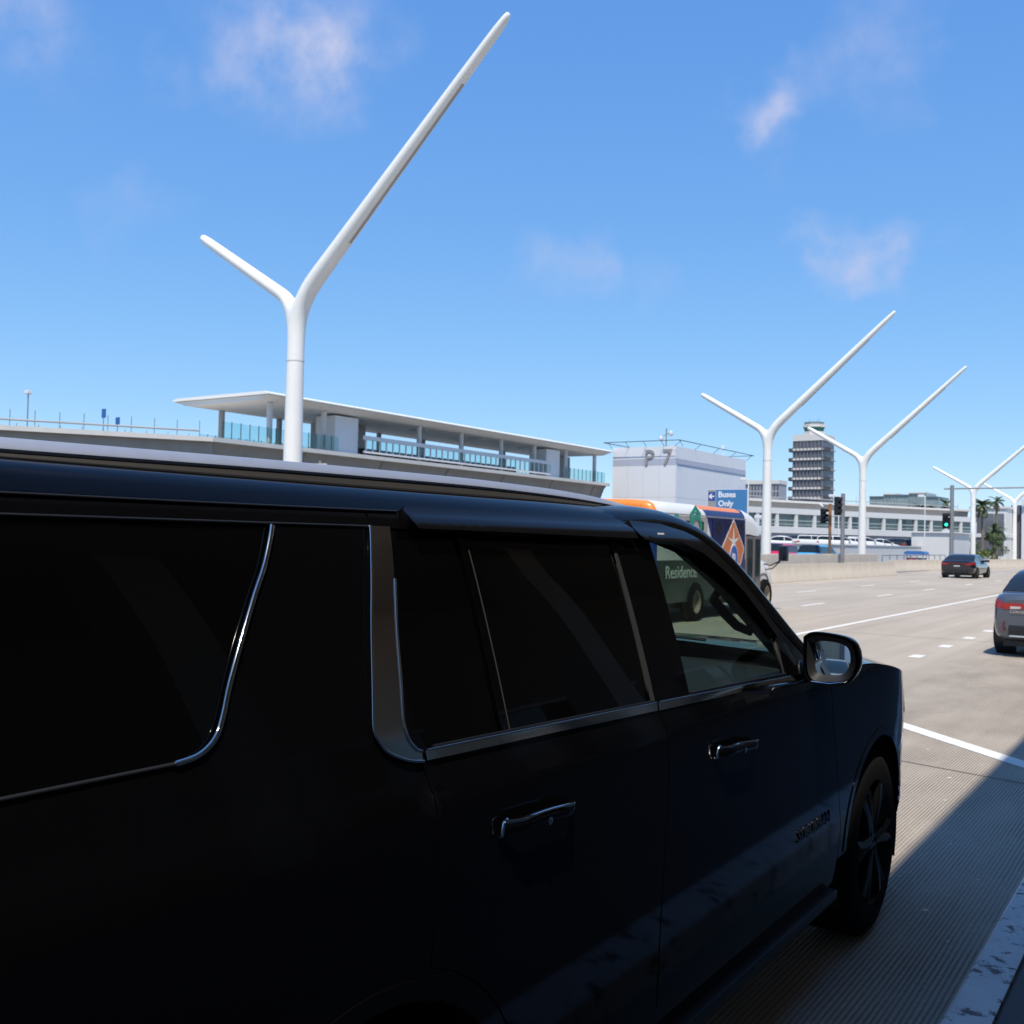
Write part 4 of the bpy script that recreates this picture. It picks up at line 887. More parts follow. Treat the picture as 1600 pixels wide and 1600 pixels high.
signal_head(s2, (-.44, 0, 3.62), R(60), s=.92, plate=False); MB().tube([(-.3, 0, 3.4), (0, 0, 3.4)], .03, 6).build('bracket', steel, s2); MB().tube([(-.45, 0, 4.2), (-.7, .1, 4.4)], .05, 6).build('bracket_lamp', white_p, s2)
s3 = root('traffic_signal', 'tall grey gantry post with green light lit and long arm', 'traffic signal', (-18.3, 94, 0))
MB().tube([(0, 0, 0), (0, 0, 7.15)], [.19, .16], 12).build('post', steel, s3, 60); MB().tube([(-.65, 0, 6.85), (12, 0, 6.95)], [.07, .06], 8).build('mast_arm', steel, s3, 60)
signal_head(s3, (-.42, -.16, 4.08), R(14), lit=2, s=1.0); MB().tube([(-.3, -.05, 4.4), (0, 0, 4.4)], .04, 6).build('bracket', steel, s3); MB().box(-.72, -.1, -.32, -.29, 3.05, 3.3).build('small_sign', white_p, s3)
s4 = root('traffic_signal', 'small distant signal showing green near the white clad building', 'traffic signal', (-19.2, 146, 0))
MB().tube([(0, 0, 0), (0, 0, 2.6)], .07, 8).build('post', steel, s4, 60); signal_head(s4, (0, -.2, 2.0), R(8), lit=2, s=.95)
def cctv(loc, h, label, arm=.5):
    r = root('camera_pole', label, 'camera', loc); MB().tube([(0, 0, 0), (0, 0, h)], .055, 8).build('post', white_p, r, 60)
    MB().tube([(0, 0, h-.1), (-arm, -.1, h)], .03, 6).build('arm', white_p, r); MB().box(-arm-.45, -arm+.15, -.22, 0, h-.12, h+.14, .03).build('camera_box', white_p, r)
cctv((-29.6, 80, .02), 3.9, 'short white camera pole behind the pink van')
cctv((-30.5, 102.5, 1.1), 5.6, 'tall thin white camera pole between parked white cars')
cctv((-37, 95, .02), 8.0, 'tall white camera pole beside the P 7 tower', .3)
cctv((-23.6, 108.2, .02), 6.9, 'thin pale post in front of the glazed gallery', .2)
kk = root('kiosk', 'small kiosk with rounded blue roof in front of white wall', 'kiosk', (-21, 93.3, 0))
MB().prism([(-.85, 1.12), (.85, 1.12), (.82, 1.32), (.6, 1.42), (-.6, 1.42), (-.82, 1.32)], -.9, .9).build('roof', mat('kiosk_blue', (.05, .16, .42), .4), kk)
MB().box(-.70, .70, -.7, .7, .1, .82).build('counter', mat('kiosk_navy', (.035, .045, .20), .5), kk); MB().box(-.70, .2, -.75, -.702, .66, .76).build('red_stripe', mat('kiosk_red', (.35, .03, .04), .5), kk)
MB().box(-.45, .45, -.76, -.752 , .2, .5).build('poster', white_p, kk)
for x in (-.68, .68):
    for y in (-.68, .68): MB().tube([(x, y, 0), (x, y, 1.118)], .03, 6).build('post', white_p, kk)
hr = root('handrail', 'thin grey handrail along the far concrete barrier', 'railing', (-19.2, 84, 0))
MB().tube([(0, -9, 1.12), (0, 12, 1.12)], .035, 6).build('top_rail', steel, hr)
for k in range(11): MB().tube([(0, -9+k*2.1, 0), (0, -9+k*2.1, 1.12)], .035, 6).build('rail_post', steel, hr)
gl = root('street_lamp', 'thin lamp mast standing on the curving guideway arm', 'lamp', (-53.9, 31.45, 6.86)); MB().tube([(0, 0, 0), (0, 0, 2.4)], .04, 6).build('mast', steel, gl); MB().box(-.15, .15, -.15, .15, 2.25, 2.45, .03).build('lamp_head', white_p, gl)
for k, (x, y) in enumerate(((-51.0, 34.2), (-50.8, 34.95))):
    b_ = root('guideway_marker', ['blue marker plate on the guideway railing', 'dark small marker on the guideway railing near the station'][k], 'marker', (x, y, 6.86)); MB().tube([(0, 0, 0), (0, 0, 1.4-.3*k)], .03, 5).build('post', steel, b_); MB().box(-.16, .16, -.03, .03, 1.1-.3*k, 1.6-.4*k).build('plate', mat('marker_blue', (.03, .12, .35), .5), b_)
us = root('clearance_sign', 'small cream sign under the guideway beside the tall pole', 'sign', (-36.6, 36.6, 0)); MB().tube([(0, .05, 0), (0, .05, 5.4)], .06, 6).build('post', steel, us); MB().box(-.5, .5, -.03, .03, 4.9, 5.25).build('board', mat('cream_sign', (.62, .57, .46), .6), us); MB().box(-.1, .3, -.04, -.032, 5.0, 5.12).build('symbol', dark_met, us)
# ================================================================ palms and shrubs
leaf_ms = [mat('palm_leaf', (.075, .105, .045), .55, var=.25, vscale=1.5), mat('shrub_leaf', (.07, .12, .035), .6, var=.3, vscale=2), mat('dry_frond', (.16, .13, .07), .8)]
bark = mat('palm_bark', (.20, .165, .125), .9, var=.2, vscale=3, bump=.5, bscale=8)
def palm(loc, h, cr, label, nf=26, seed=1):
    rnd = random.Random(seed); r = root('palm_tree', label, 'palm tree', loc)
    bx_, by_ = rnd.uniform(-.25, .25), rnd.uniform(-.2, .2)
    MB().tube([(bx_*math.sin(t*1.5)*.6, by_*t, h*t) for t in [i/6 for i in range(7)]], [.22, .17, .15, .14, .14, .15, .12], 9).build('trunk', bark, r, 60)
    m = MB(); top = Vector((bx_*math.sin(1.5)*.6, by_, h))
    dry = MB()
    for k in range(nf):
        a = rnd.uniform(0, 6.28); el = R(rnd.uniform(-50, 80)); ln = cr*rnd.uniform(.75, 1.1); d_ = Vector((math.cos(a), math.sin(a), 0)); tgt = dry if el < R(-35) else m
        p = top.copy(); pts = [p.copy()]
        for i in range(7):
            e2 = el-R(9+14*(1 if el > 0 else .6))*i*.55; p = p+(d_*math.cos(e2)+Vector((0, 0, math.sin(e2))))*ln/7; pts.append(p.copy())
        for i in range(7):
            t_ = (pts[i+1]-pts[i]).normalized(); sdv = t_.cross(Vector((0, 0, 1))).normalized() if abs(t_.z) < .97 else Vector((-d_.y, d_.x, 0))
            for q in range(3):
                o_ = pts[i]+(pts[i+1]-pts[i])*q/3
                for s in (-1, 1):
                    ll = ln*.28*math.sin(.35+2.6*(i*3+q)/21)*rnd.uniform(.8, 1.15); tip = o_+(sdv*s*.8+t_*.6).normalized()*ll+Vector((0, 0, -ll*.35)); w_ = t_*.035*cr
                    tgt.add([o_-w_, o_+w_, tip], [(0, 1, 2)])
        tgt.tube(pts, [.02, .02, .018, .015, .012, .01, .008, .005], 4)
    m.build('crown', leaf_ms[0], r)
    if dry.v: dry.build('dry_fronds', leaf_ms[2], r)
palm((-22.6, 134.2, 0), 6.9, 1.75, 'tall palm with full crown beside the white forked pole', 34, 3)
palm((-21.9, 137.0, 0), 3.9, 1.9, 'short palm with drooping fronds in front of grey windows', 26, 5)
palm((-23.3, 148.5, 0), 8.0, 1.3, 'palm partly hidden behind the white forked poles', 24, 8)
for k, (px_, dep, hh_) in enumerate(((.0, 205, 10.4), (-2.6, 206, 9.2), (-5.0, 207, 9.6), (-8.0, 208, 8.8))):
    c_ = Vector((-43.6, 217, 0))+Vector((.826, .563, 0))*px_
    palm((c_.x, c_.y, 0), hh_, 1.9, ['tallest of the far palms behind the guideway', 'bushy low palm behind the guideway', 'middle far palm with round crown behind the guideway', 'far palm nearest the green glass block'][k], 26, 20+k)
def shrub(loc, rx, rz, label, m, seed, n=900):
    rnd = random.Random(seed); r = root('shrub', label, 'shrub', loc); b = MB(); st2 = MB()
    cl = [(Vector((rnd.uniform(-.7, .7)*rx, rnd.uniform(-.7, .7)*rx, rnd.uniform(.25, .95)*rz)), rnd.uniform(.25, .5)*rx) for _ in range(9)]
    for k in range(n):
        c_, q = rnd.choice(cl); v = Vector((rnd.gauss(0, 1), rnd.gauss(0, 1), rnd.gauss(0, 1))).normalized()*q*rnd.uniform(.6, 1.05); p = c_+v
        if p.z < .05: continue
        a = Vector((rnd.uniform(-1, 1), rnd.uniform(-1, 1), rnd.uniform(-1, 1))).normalized(); e = a.cross(v.normalized()+Vector((.01, .02, .03))).normalized(); s = rnd.uniform(.06, .15)
        b.add([p-a*s*.4, p+e*s, p+a*s*.4, p-e*s], [(0, 1, 2, 3)])
    for c_, q in cl: st2.tube([(0, 0, 0), c_*.6, c_], [.04, .03, .015], 5)
    b.build('foliage', m, r); st2.build('stems', bark, r)
shrub((-23.6, 129.0, 0), 1.4, 3.0, 'dark leafy shrub beside the gantry post', leaf_ms[1], 11, 1400)
shrub((-21.6, 129.8, 0), 1.1, 1.7, 'bright low shrub below the forked pole', mat('lime_leaf', (.15, .20, .04), .6, var=.25, vscale=2), 12, 1000)
shrub((-20.9, 133.2, 0), 1.2, 3.8, 'tall loose shrub in front of the white corner building', leaf_ms[1], 13, 1300)
# ================================================================ shuttle bus
bus = root('shuttle_bus', 'shuttle bus wrapped in orange navy and white with diamond emblem', 'bus', (-10.62, 21.12, 0), R(2))
def wrap_mat():
    m = bpy.data.materials.new('bus_wrap_print'); m.use_nodes = True; t = m.node_tree; b = t.nodes['Principled BSDF']; b.inputs['Roughness'].default_value = .3
    N = t.nodes.new; Lk = t.links.new; tcn = N('ShaderNodeTexCoord'); sp = N('ShaderNodeSeparateXYZ'); Lk(tcn.outputs['Object'], sp.inputs[0])
    def mth(op, a, b_):
        q = N('ShaderNodeMath'); q.operation = op
        for i, s in enumerate((a, b_)):
            if isinstance(s, (int, float)): q.inputs[i].default_value = s
            else: Lk(s, q.inputs[i])
        return q.outputs[0]
    def mixc(f, a, c):
        q = N('ShaderNodeMix'); q.data_type = 'RGBA'; Lk(f, q.inputs['Factor'])
        if isinstance(a, tuple): q.inputs[6].default_value = (*a, 1)
        else: Lk(a, q.inputs[6])
        q.inputs[7].default_value = (*c, 1); return q.outputs[2]
    X_, Y_, Z_ = sp.outputs
    navy = (.018, .028, .135); orange = (.85, .24, .035); white = (.76, .76, .74)
    c = mixc(mth('LESS_THAN', Z_, 1.36), white, (.055, .075, .068))
    ed = mth('SUBTRACT', Y_, mth('MULTIPLY', mth('SUBTRACT', 2.62, Z_), .62))
    nf = mth('MULTIPLY', mth('GREATER_THAN', ed, .45), mth('LESS_THAN', Y_, 3.22))
    c = mixc(nf, c, navy)
    c = mixc(mth('MULTIPLY', mth('MULTIPLY', mth('GREATER_THAN', Y_, .34), mth('LESS_THAN', Y_, 3.0)), mth('GREATER_THAN', Z_, 2.50)), c, orange)
    rear = mth('LESS_THAN', Y_, -2.07)
    c = mixc(rear, c, (.025, .06, .30)); c = mixc(mth('MULTIPLY', rear, mth('GREATER_THAN', Z_, 2.30)), c, orange)
    Lk(c, b.inputs['Base Color']); return m
wrap = wrap_mat()
prof = [(1.17, .45), (1.175, .6), (1.175, 1.0), (1.175, 1.5), (1.172, 2.0), (1.165, 2.30), (1.14, 2.43), (1.07, 2.54), (.96, 2.60), (.6, 2.63), (0, 2.64)]
full = prof+[(-a, b) for a, b in prof[-2::-1]]
rows = []
for y, k, dz in ((-2.18, .90, -.10), (-2.16, .955, -.05), (-2.11, .985, -.02), (-2.05, 1, 0), (-1.2, 1, 0), (-.3, 1, 0), (.4, 1, 0), (1.2, 1, 0), (2.2, 1, 0), (3.0, 1, 0), (3.25, 1, 0)):
    rows.append([(a*k, y, b+dz*(b-.4)/2.2) for a, b in full])
bb = MB().grid(rows); n_ = len(full); bb.f.append(tuple(range(n_))); bo = bb.build('body', wrap, bus, 40)
# cab: cap, door bay, hood
rows = []
for y, zt, wv in ((3.25, 2.60, 1.0), (3.5, 2.60, 1.0), (4.0, 2.52, .985), (4.5, 2.36, .96), (4.75, 2.22, .93)):
    rows.append([(a*wv, y, max(1.95, b+(zt-2.62)) if b > 1.9 else b) for a, b in full if b > 1.9])
MB().grid(rows).build('cab_cap', mat('bus_white', (.78, .78, .77), .35), bus, 40)
busw = MT['bus_white']; bgl = mat('bus_glass', (.03, .045, .045), .06, spec=.8); frm = mat('door_frame_grey', (.17, .15, .155), .45)
MB().box(-1.13, 1.13, 3.26, 4.55, .42, 1.99).build('cab_shell', frm, bus)
for a, b_ in ((3.34, 3.86), (3.93, 4.42)):
    dr = MB().box(1.135, 1.165, a, b_, .48, 1.93, .01).build('entry_door', frm, bus); MB().box(1.166, 1.176, a+.07, b_-.07, .62, 1.86).build('door_pane', bgl, dr)
rows = []
for y, zt, wv in ((4.55, 1.50, 1.02), (4.8, 1.42, 1.03), (5.2, 1.36, 1.03), (5.6, 1.28, 1.01), (5.85, 1.15, .97), (5.97, .95, .9), (6.0, .6, .86)):
    rows.append([(wv*a, y, .42+(zt-.42)*b) for a, b in ((1.0, 0), (1.03, .4), (1.0, .75), (.93, .93), (.75, 1), (0, 1.03), (-.75, 1), (-.93, .93), (-1.0, .75), (-1.03, .4), (-1.0, 0))])
hb = MB().grid(rows); hb.f.append(tuple(range(6*11, 7*11))); hb.build('hood', busw, bus, 40)
MB().add([(-.95, 4.95, 1.44), (.95, 4.95, 1.44), (.86, 4.50, 2.2), (-.86, 4.50, 2.2)], [(0, 1, 2, 3)]).build('windscreen', bgl, bus)
for (x, y, r_) in ((1.0, 0, .43), (-1.0, 0, .43), (.98, 5.0, .41), (-.98, 5.0, .41)):
    sd = 1 if x > 0 else -1
    MB().lathe([(sd*.10, .02), (sd*.10, r_+.10), (sd*.187, r_+.10)], 24, 'x', (sd*.985+ (0 if y < 1 else -.10*sd), y, .47)).build('wheel_arch', black_m, bus, 40)
    ty = MB().lathe([(-.13, r_*.6), (-.14, r_*.85), (-.10, r_), (.10, r_), (.14, r_*.85), (.13, r_*.6)], 28, 'x', (x+.10*sd+(.0 if y < 1 else -.04*sd), y, r_)).build('tyre', tyre_m, bus, 40)
    MB().lathe([(sd*.02, .02), (sd*.05, r_*.2), (sd*.03, r_*.45), (sd*.12, r_*.6)], 20, 'x', (x+.10*sd+(.0 if y < 1 else -.04*sd), y, r_)).build('rim', mat('bus_rim', (.26, .22, .17), .5), ty, 40)
# window bands with latches, roof seam, clearance lamps, prints
for a, b_ in ((-1.75, -1.0), (-.92, -.17), (-.09, .66), (1.0, 1.75), (1.83, 2.42), (2.5, 3.14)):
    w_ = MB().box(1.176, 1.181, a, b_, 1.62, 2.30).build('side_window', mat('wrap_window_pale', (.46, .46, .455), .2) if a < .5 else mat('wrap_window_navy', (.02, .024, .085), .2), bus)
    MB().box(1.182, 1.19, (a+b_)/2-.10, (a+b_)/2+.10, 2.02, 2.22, .02).build('window_latch', black_m, w_)
MB().box(1.176, 1.190, -1.9, 3.2, 2.33, 2.36).build('rain_gutter', mat('gutter_grey', (.30, .30, .33), .5), bus)
org = mat('print_orange', (.62, .20, .075), .35); wh = mat('print_white', (.75, .75, .75), .4); grn = mat('print_green', (.03, .33, .22), .35); bl = mat('print_blue', (.03, .13, .45), .35)
def side(name, poly, off, m, par=bus): return MB().prism(poly, 1.1935+off, 1.1965+off, 'x').build(name, m, par)
dia = side('diamond_border', [(2.32, 2.34), (3.10, 1.62), (2.86, 1.22), (1.78, 1.22), (1.52, 1.62)], 0, wh); side('diamond', [(2.32, 2.29), (3.04, 1.615), (2.82, 1.26), (1.82, 1.26), (1.58, 1.615)], .004, org, dia)
star = []
for k in range(10): a = R(90+36*k); q = .40 if k % 2 == 0 else .085; star.append((2.32+q*1.05*math.cos(a), 1.78+q*.85*math.sin(a)))
side('star', star, .008, wh, dia)
side('oval_border', [(2.34+.29*math.cos(R(a)), 1.36+.36*math.sin(R(a))) for a in range(0, 360, 15)], .012, wh, dia); side('oval', [(2.34+.26*math.cos(R(a)), 1.36+.335*math.sin(R(a))) for a in range(0, 360, 15)], .016, bl, dia)
text('oval_letter', 'P', .40, wh, dia, (1.2135, 2.22, 1.22), (R(90), 0, R(90)), .003, 1., .012)
text('lettering', 'Residence', .38, mat('print_pale', (.74, .80, .75), .4), bus, (1.197, -1.70, .98), (R(90), 0, R(90)), .002, 1.12, .003)
def ring(cy, cz, ry, rz_, w, m, off=.0, a0=0, a1=360):
    v = []; n = 20
    for i in range(n+1):
        a = R(a0+(a1-a0)*i/n)
        for q in (1, 1-w): v.append((1.195+off, cy+ry*q*math.cos(a), cz+rz_*q*math.sin(a)))
    f = [(2*i, 2*i+1, 2*i+3, 2*i+2) for i in range(n)]; v2 = [(x+.003, y, z) for x, y, z in v]; k = len(v)
    return MB().add(v+v2, [tuple(j+k for j in q[::-1]) for q in f]+f).build('green_emblem', m, bus)
side('green_emblem', [(-.36, 2.36), (-.05, 2.58), (.30, 2.40), (.28, 2.30), (-.05, 2.46), (-.34, 2.28)], -.03, grn)
ring(-.03, 2.12, .33, .26, .42, grn); ring(.06, 1.72, .30, .24, .45, grn, .004); side('green_emblem', [(-.42, 2.40), (-.30, 2.40), (-.22, 1.86), (-.34, 1.82)], .006, grn); side('green_emblem', [(-1.28, 2.34), (-1.06, 2.34), (-1.02, 1.85), (-1.26, 1.8)], .006, grn)
lr = mat('clearance_red', (.30, .01, .01), .3)
for x in (.95, .35, -.95): MB().box(x-.10, x+.10, -2.21, -2.16, 2.20 if x > .9 or x < -.9 else 2.36, 2.28 if x > .9 or x < -.9 else 2.43, .01).build('clearance_lamp', lr, bus)
for x in (.85, -.85): MB().box(x-.08, x+.08, -2.22, -2.18, .8, 1.15).build('tail_light', lr, bus)
MB().box(-1.05, 1.05, -2.33, -2.19, .42, .62, .03).build('bumper', black_m, bus); MB().box(-1.0, 1.0, -2.0, 5.9, .30, .44).build('chassis', black_m, bus)
wm = MB().tube([(1.0, 5.2, 1.22), (1.15, 5.28, 1.18), (1.38, 5.34, 1.30), (1.47, 5.36, 1.55)], .022, 6).build('mirror_arm', black_m, bus, 60); MB().tube([(1.0, 5.2, 1.06), (1.2, 5.3, 1.1), (1.40, 5.34, 1.30)], .018, 6).build('mirror_arm', black_m, bus, 60)
MB().box(1.34, 1.60, 5.33, 5.43, 1.30, 1.72, .035).build('wing_mirror', mat('mirror_shell', (.05, .06, .08), .3), wm, 40); MB().box(1.36, 1.58, 5.32, 5.328, 1.33, 1.69).build('mirror_glass', mat('mirror_tint', (.35, .42, .5), .05, 1.), wm)
MB().box(1.01, 1.03, 4.62, 4.72, .5, 1.45).build('door_edge', frm, bus)
# ================================================================ cars
carglass = mat('car_glass', (.012, .015, .017), .04, spec=.7)
def make_car(name, label, cat, loc, rz, body_m, L_=4.6, W_=1.82, H_=1.44, kind='sedan', group=None, roof_m=None, glass=carglass, detail=False, rim=None):
    r = root(name, label, cat, loc, rz, group); up = {'sedan': 0, 'suv': .20, 'van': .16}[kind]
    T = [0, .012, .04, .10, .2, .35, .5, .65, .76, .86, .93, .975, .995, 1]
    wf = pchip(T, [.80, .90, .955, .985, 1, 1, 1, 1, .995, .97, .92, .83, .74, .66])
    zt0 = [.93, 1.0, 1.03, 1.035, 1.0, .955, .945, .94, .935, .875, .80, .72, .63, .58] if kind == 'sedan' else [.80, .90, .94, .955, .945, .93, .92, .92, .915, .87, .80, .72, .63, .58]
    ztf = pchip(T, [z+up for z in zt0]); zbf = pchip(T, [.42, .34, .27, .23, .2, .2, .2, .2, .2, .21, .23, .26, .32, .36])
    def sec(t):
        w = W_/2*wf(t); zb, zt = zbf(t)+up*.3, ztf(t); h = zt-zb
        return [(0, zb), (.82*w, zb), (.95*w, zb+.08), (.985*w, zb+.22*h), (w, zb+.45*h), (.99*w, zb+.72*h), (.965*w, zb+.86*h), (.93*w, zb+.95*h), (.84*w, zt), (.5*w, zt+.012), (0, zt+.018)]
    rows = []
    tt = [0, .006, .012, .025, .04, .07, .1, .15, .2, .28, .36, .45, .55, .65, .72, .78, .83, .88, .92, .955, .975, .988, .995, 1]
    for t in tt:
        s_ = sec(t); rows.append([(x, (t-.5)*L_, z) for x, z in s_+[(-x, z) for x, z in s_[-2:0:-1]]+[s_[0]]])
    b = MB().grid(rows); n = len(rows[0]); b.f += [tuple(range(n-1)), tuple(range((len(tt)-1)*n, len(tt)*n-1))[::-1]]
    body = b.build('body', body_m, r, 38)
    P = {'sedan': [(.115, 0), (.19, .55), (.27, .90), (.36, 1), (.46, 1), (.54, .93), (.62, .66), (.70, .30), (.765, 0)],
         'suv': [(.02, 0), (.035, .50), (.06, .86), (.11, .98), (.3, 1), (.5, .99), (.57, .92), (.64, .66), (.71, .30), (.775, 0)],
         'van': [(.015, 0), (.03, .55), (.05, .88), (.10, .99), (.3, 1), (.52, .98), (.61, .88), (.71, .58), (.80, .27), (.88, 0)]}[kind]
    hf = pchip([p[0] for p in P], [p[1] for p in P]); t0, t1 = P[0][0], P[-1][0]
    def G(t, s, o=0.):
        zt = ztf(t); Hh = (H_-zt-.02)*hf(t); wb_ = .885*W_/2; q = Hh/max(H_-ztf(.5), .1); wr_ = wb_-.26*Hh
        pts = [(wb_, zt-.03), (wb_-.02, zt+.01), (wb_-.10*Hh-.01, zt+Hh*.45), (wr_, zt+Hh*.86), (wr_-.06*q, zt+Hh*.965), (wr_*.7, zt+Hh*1.0), (0, zt+Hh*1.02)]
        ss = [0, .08, .36, .62, .72, .82, 1]; x = float(np.interp(s, ss, [p[0] for p in pts])); z = float(np.interp(s, ss, [p[1] for p in pts]))
        return (x+o*(1 if s < .7 else .3), (t-.5)*L_, z+o*(.35 if s < .7 else 1))
    def ggrid(ts, ss, o, both=True, sgn=1):
        rows = []
        for t in ts:
            rw_ = [G(t, s, o) for s in ss]
            if both: rw_ = rw_+[(-x, y, z) for x, y, z in rw_[-2::-1]]
            elif sgn < 0: rw_ = [(-x, y, z) for x, y, z in rw_[::-1]]
            rows.append(rw_)
        return MB().grid(rows)
    ts = [t0+(t1-t0)*i/30 for i in range(31)]
    ggrid(ts, [0, .08, .2, .36, .5, .62, .67, .72, .77, .82, .9, 1], 0).build('cabin', roof_m or body_m, r, 60)
    fr_in = [p for p in P if p[1] > .9]; ta, tb_ = fr_in[0][0], fr_in[-1][0]
    def lin(a, b_, k): return [a+(b_-a)*i/k for i in range(k+1)]
    ggrid(lin(tb_+.012, t1-.006, 8), [.70, .76, .82, .9, 1], .008).build('windscreen', glass, r, 60)
    ggrid(lin(t0+.006, ta-.012, 6), [.70, .76, .82, .9, 1], .008).build('rear_window', glass, r, 60)
    mid = (ta+tb_)/2+.02
    for s in (1, -1):
        for a, b_ in ((t0+(.075 if kind == 'sedan' else .03), mid-.008), (mid+.008, t1-.055)): ggrid(lin(a, b_, 8), [.14, .25, .36, .5, .60], .008, False, s).build('side_window', glass, r, 60)
        MB().box(*(sorted((s*W_*.44, s*(W_/2+.16)))), (t1-.5)*L_-.42, (t1-.5)*L_-.26, ztf(.65)+.0, ztf(.65)+.14, .03).build('door_mirror', body_m, r, 40)
        for t in (.185, .815):
            y = (t-.5)*L_; rw_ = .33+up*.15
            MB().lathe([(s*(W_/2-.25), .02), (s*(W_/2-.25), rw_+.045), (s*(W_/2*.99+.004), rw_+.045)], 24, 'x', (0, y, rw_)).lathe([(s*(W_/2*.99+.003), .02), (s*(W_/2*.99+.004), rw_+.045)], 24, 'x', (0, y, rw_)).build('wheel_arch', black_m, r, 40)
            ty = MB().lathe([(-.1, rw_*.6), (-.11, rw_*.85), (-.08, rw_), (.08, rw_), (.115, rw_*.88), (.105, rw_*.66)] if s > 0 else [(-.105, rw_*.66), (-.115, rw_*.88), (-.08, rw_), (.08, rw_), (.11, rw_*.85), (.1, rw_*.6)], 24, 'x', (s*(W_/2-.085), y, rw_)).build('tyre', tyre_m, r, 40)
            rm = MB().lathe([(s*.085, .01), (s*.09, rw_*.2), (s*.075, rw_*.5), (s*.10, rw_*.66)], 20, 'x', (s*(W_/2-.085), y, rw_)).build('rim', rim or rim_m, ty, 40)
    # rear and front lamps wrapped round the corners
    red = mat('lamp_red', (.34, .012, .014), .15, spec=.8); clr = mat('lamp_clear', (.55, .5, .5), .1, spec=.8)
    def lamp(nm, tlist, f0, f1, m, s, o=.006):
        rows = []
        for t in tlist:
            w = W_/2*wf(t); zb, zt = zbf(t)+up*.3, ztf(t); rw_ = []
            for i in range(4):
                f = f0+(f1-f0)*i/3; z = zb+(zt-zb)*f; x = w*float(np.interp(f, [.22, .45, .72, .86, .95], [.985, 1, .99, .965, .93]))+o; rw_.append((s*x, (t-.5)*L_-(o if t < .5 else -o), z))
            rows.append(rw_)
        return MB().grid(rows if s > 0 else [q[::-1] for q in rows])
    for s in (1, -1):
        lamp('tail_light', [.001, .006, .012, .025, .045, .065], .70, .90, red, s).build('tail_light', red, r, 60)
        w = W_/2*wf(0); z0 = zbf(0)+up*.3; h = ztf(0)-z0
        yb = -L_/2; MB().prism([(s*w*.99, z0+.70*h), (s*w*.99, z0+.90*h), (s*w*.62, z0+.90*h), (s*w*.46, z0+.85*h), (s*w*.58, z0+.72*h)], yb-.010, yb-.002).build('tail_light', red, r)
        MB().prism([(s*w*.82, z0+.715*h), (s*w*.82, z0+.80*h), (s*w*.60, z0+.80*h), (s*w*.62, z0+.73*h)], -L_/2-.016, -L_/2-.0105).build('reverse_lamp', clr if detail else red, r)
        lamp('headlight', [.93, .955, .975, .988, .995], .66, .88, clr, s).build('headlight', clr, r, 60)
    w = W_/2*wf(0); z0 = zbf(0)+up*.3; h = ztf(0)-z0
    MB().box(-.17, .17, -L_/2-.016, -L_/2-.003, z0+.50*h, z0+.66*h).build('number_plate', mat('plate_white', (.42, .42, .46), .5), r)
    MB().box(-w*.86, w*.86, -L_/2-.02, -L_/2+.05, z0-.06, z0+.20*h, .02).build('rear_valance', black_m, r, 40)
    MB().box(-W_*.40, W_*.40, -L_*.46, L_*.47, .17+up*.3, .26+up*.3).build('underbody', black_m, r)
    return r
grey_p = mat('grey_metallic', (.115, .135, .165), .26, .55, spec=.6, coat=.6)
g_car = make_car('sedan', 'grey metallic sedan stopped ahead in the kerb lane', 'car', (-2.07, 20.62, 0), 0, grey_p, 4.62, 1.80, 1.44, 'sedan', detail=True)
text('boot_lettering', 'COROLLA', .06, chrome, g_car, (-.60, -2.327, .72), (R(90), 0, 0), .002, 1.1, .001)
for s in (1, -1): MB().box(*(sorted((s*.675, s*.70))), -2.335, -2.318, .42, .58, .004).build('rear_reflector', mat('reflector_red', (.16, .012, .014), .25), g_car)
MB().box(-.60, .60, -2.36, -2.335, .335, .362, .008).build('chrome_lip', satin, g_car)
blk_p = mat('blue_black_metallic', (.012, .016, .028), .12, .3, coat=.8)
b_car = make_car('sedan', 'blue black sedan driving away down the middle lanes', 'car', (-12.05, 66.2, 0), R(-2), blk_p, 4.7, 1.90, 1.42, 'sedan', rim=mat('dark_rim', (.08, .08, .085), .4, .6))
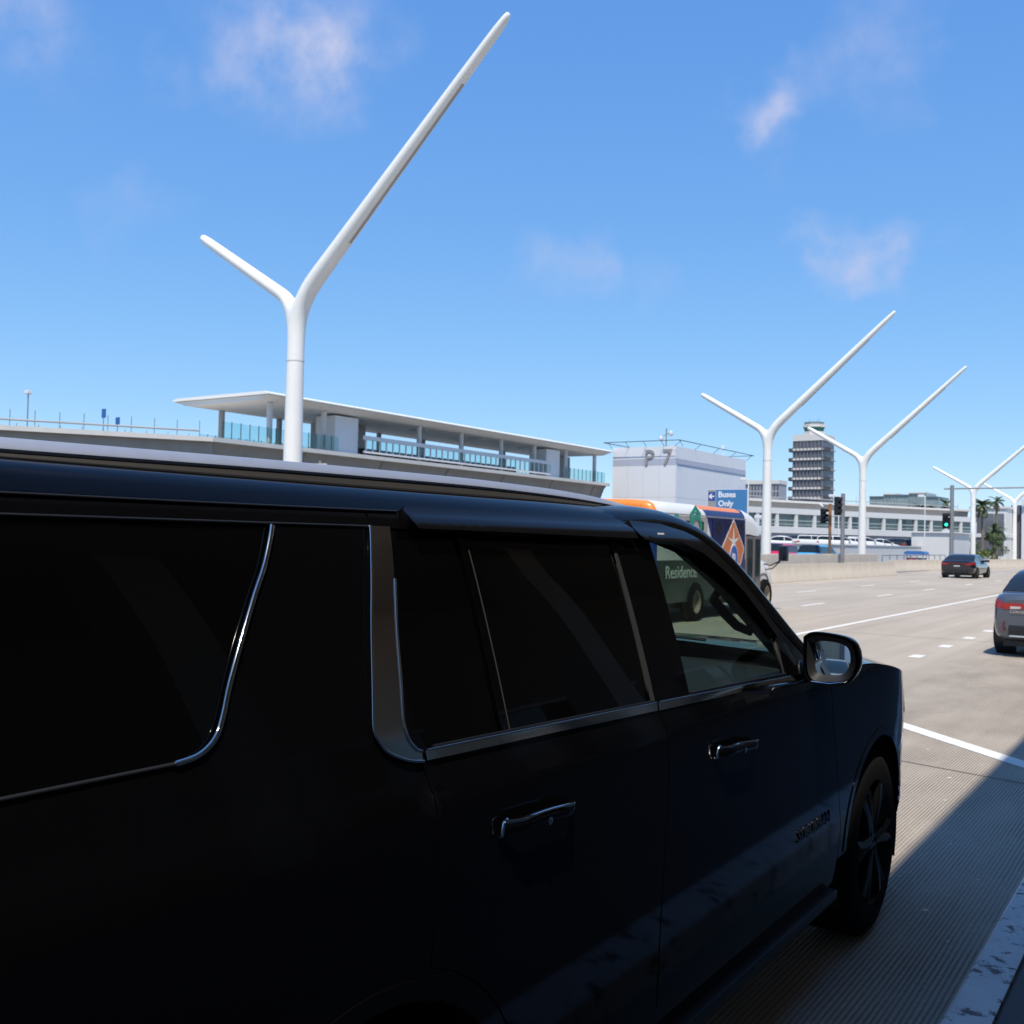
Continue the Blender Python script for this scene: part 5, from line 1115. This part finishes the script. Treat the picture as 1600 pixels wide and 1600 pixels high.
MB().box(-.55, .55, -2.39, -2.364, .86, .91).build('light_bar', mat('dark_lamp_red', (.12, .008, .01), .2), b_car)
whites = [mat('car_white', (.74, .74, .74), .25, coat=.5), mat('car_white_warm', (.70, .70, .68), .3, coat=.5)]
make_car('van', 'bright pink van parked beside the forked pole behind panel wall', 'car', (-24.6, 70.0, .02), 0, mat('pink_paint', (.62, .03, .11), .3, coat=.5), 4.7, 1.86, 1.80, 'suv')
make_car('car', 'sky blue car with black roof beyond the bus wing mirror', 'car', (-21.6, 68.3, .02), 0, mat('sky_blue_paint', (.06, .42, .78), .3, coat=.5), 4.4, 1.80, 1.76, 'van', )
wl = ['white car parked nearest the P 7 tower in the raised lot', 'white sedan parked in the raised lot left of the rust post', 'white wagon parked in the raised lot behind the rust post', 'white car in the raised lot behind the grey signal post', 'white car in the raised lot behind the third forked pole', 'last white car in the raised lot before the dark cars']
for k, (x, y, kd) in enumerate(((-34.4, 97.6, 'sedan'), (-31.9, 99.0, 'suv'), (-29.9, 100.2, 'suv'), (-29.6, 104.4, 'sedan'), (-29.9, 109.0, 'suv'), (-29.2, 113.0, 'sedan'))):
    make_car('car', wl[k], 'car', (x, y, 1.10), R((-52, -40, -58, -45, -50, -38)[k]), whites[k % 2], 4.6, 1.82, 1.50 if kd == 'sedan' else 1.62, kd, 'cars parked in the raised lot')
dl = ['dark blue car in the shade under the white gallery', 'charcoal car in the shade under the white gallery', 'navy car at the shaded end of the raised lot', 'black car behind the white cars next to the P 7 tower']
for k, (x, y, c_) in enumerate(((-29.6, 116.5, (.02, .03, .09)), (-28.2, 118.6, (.03, .03, .035)), (-27.4, 120.2, (.015, .03, .12)), (-37.2, 99.5, (.012, .012, .014)))):
    make_car('car', dl[k], 'car', (x, y, 1.10), 0, mat('dark_paint_%d' % k, c_, .25, coat=.5), 4.6, 1.82, 1.55, 'suv', 'cars parked in the raised lot')
make_car('car', 'silver car parked at the kerb far behind the SUV', 'car', (-2.25, -34, 0), R(1), mat('silver_paint', (.30, .32, .33), .3, .4, coat=.5), 4.6, 1.82, 1.48, 'sedan')
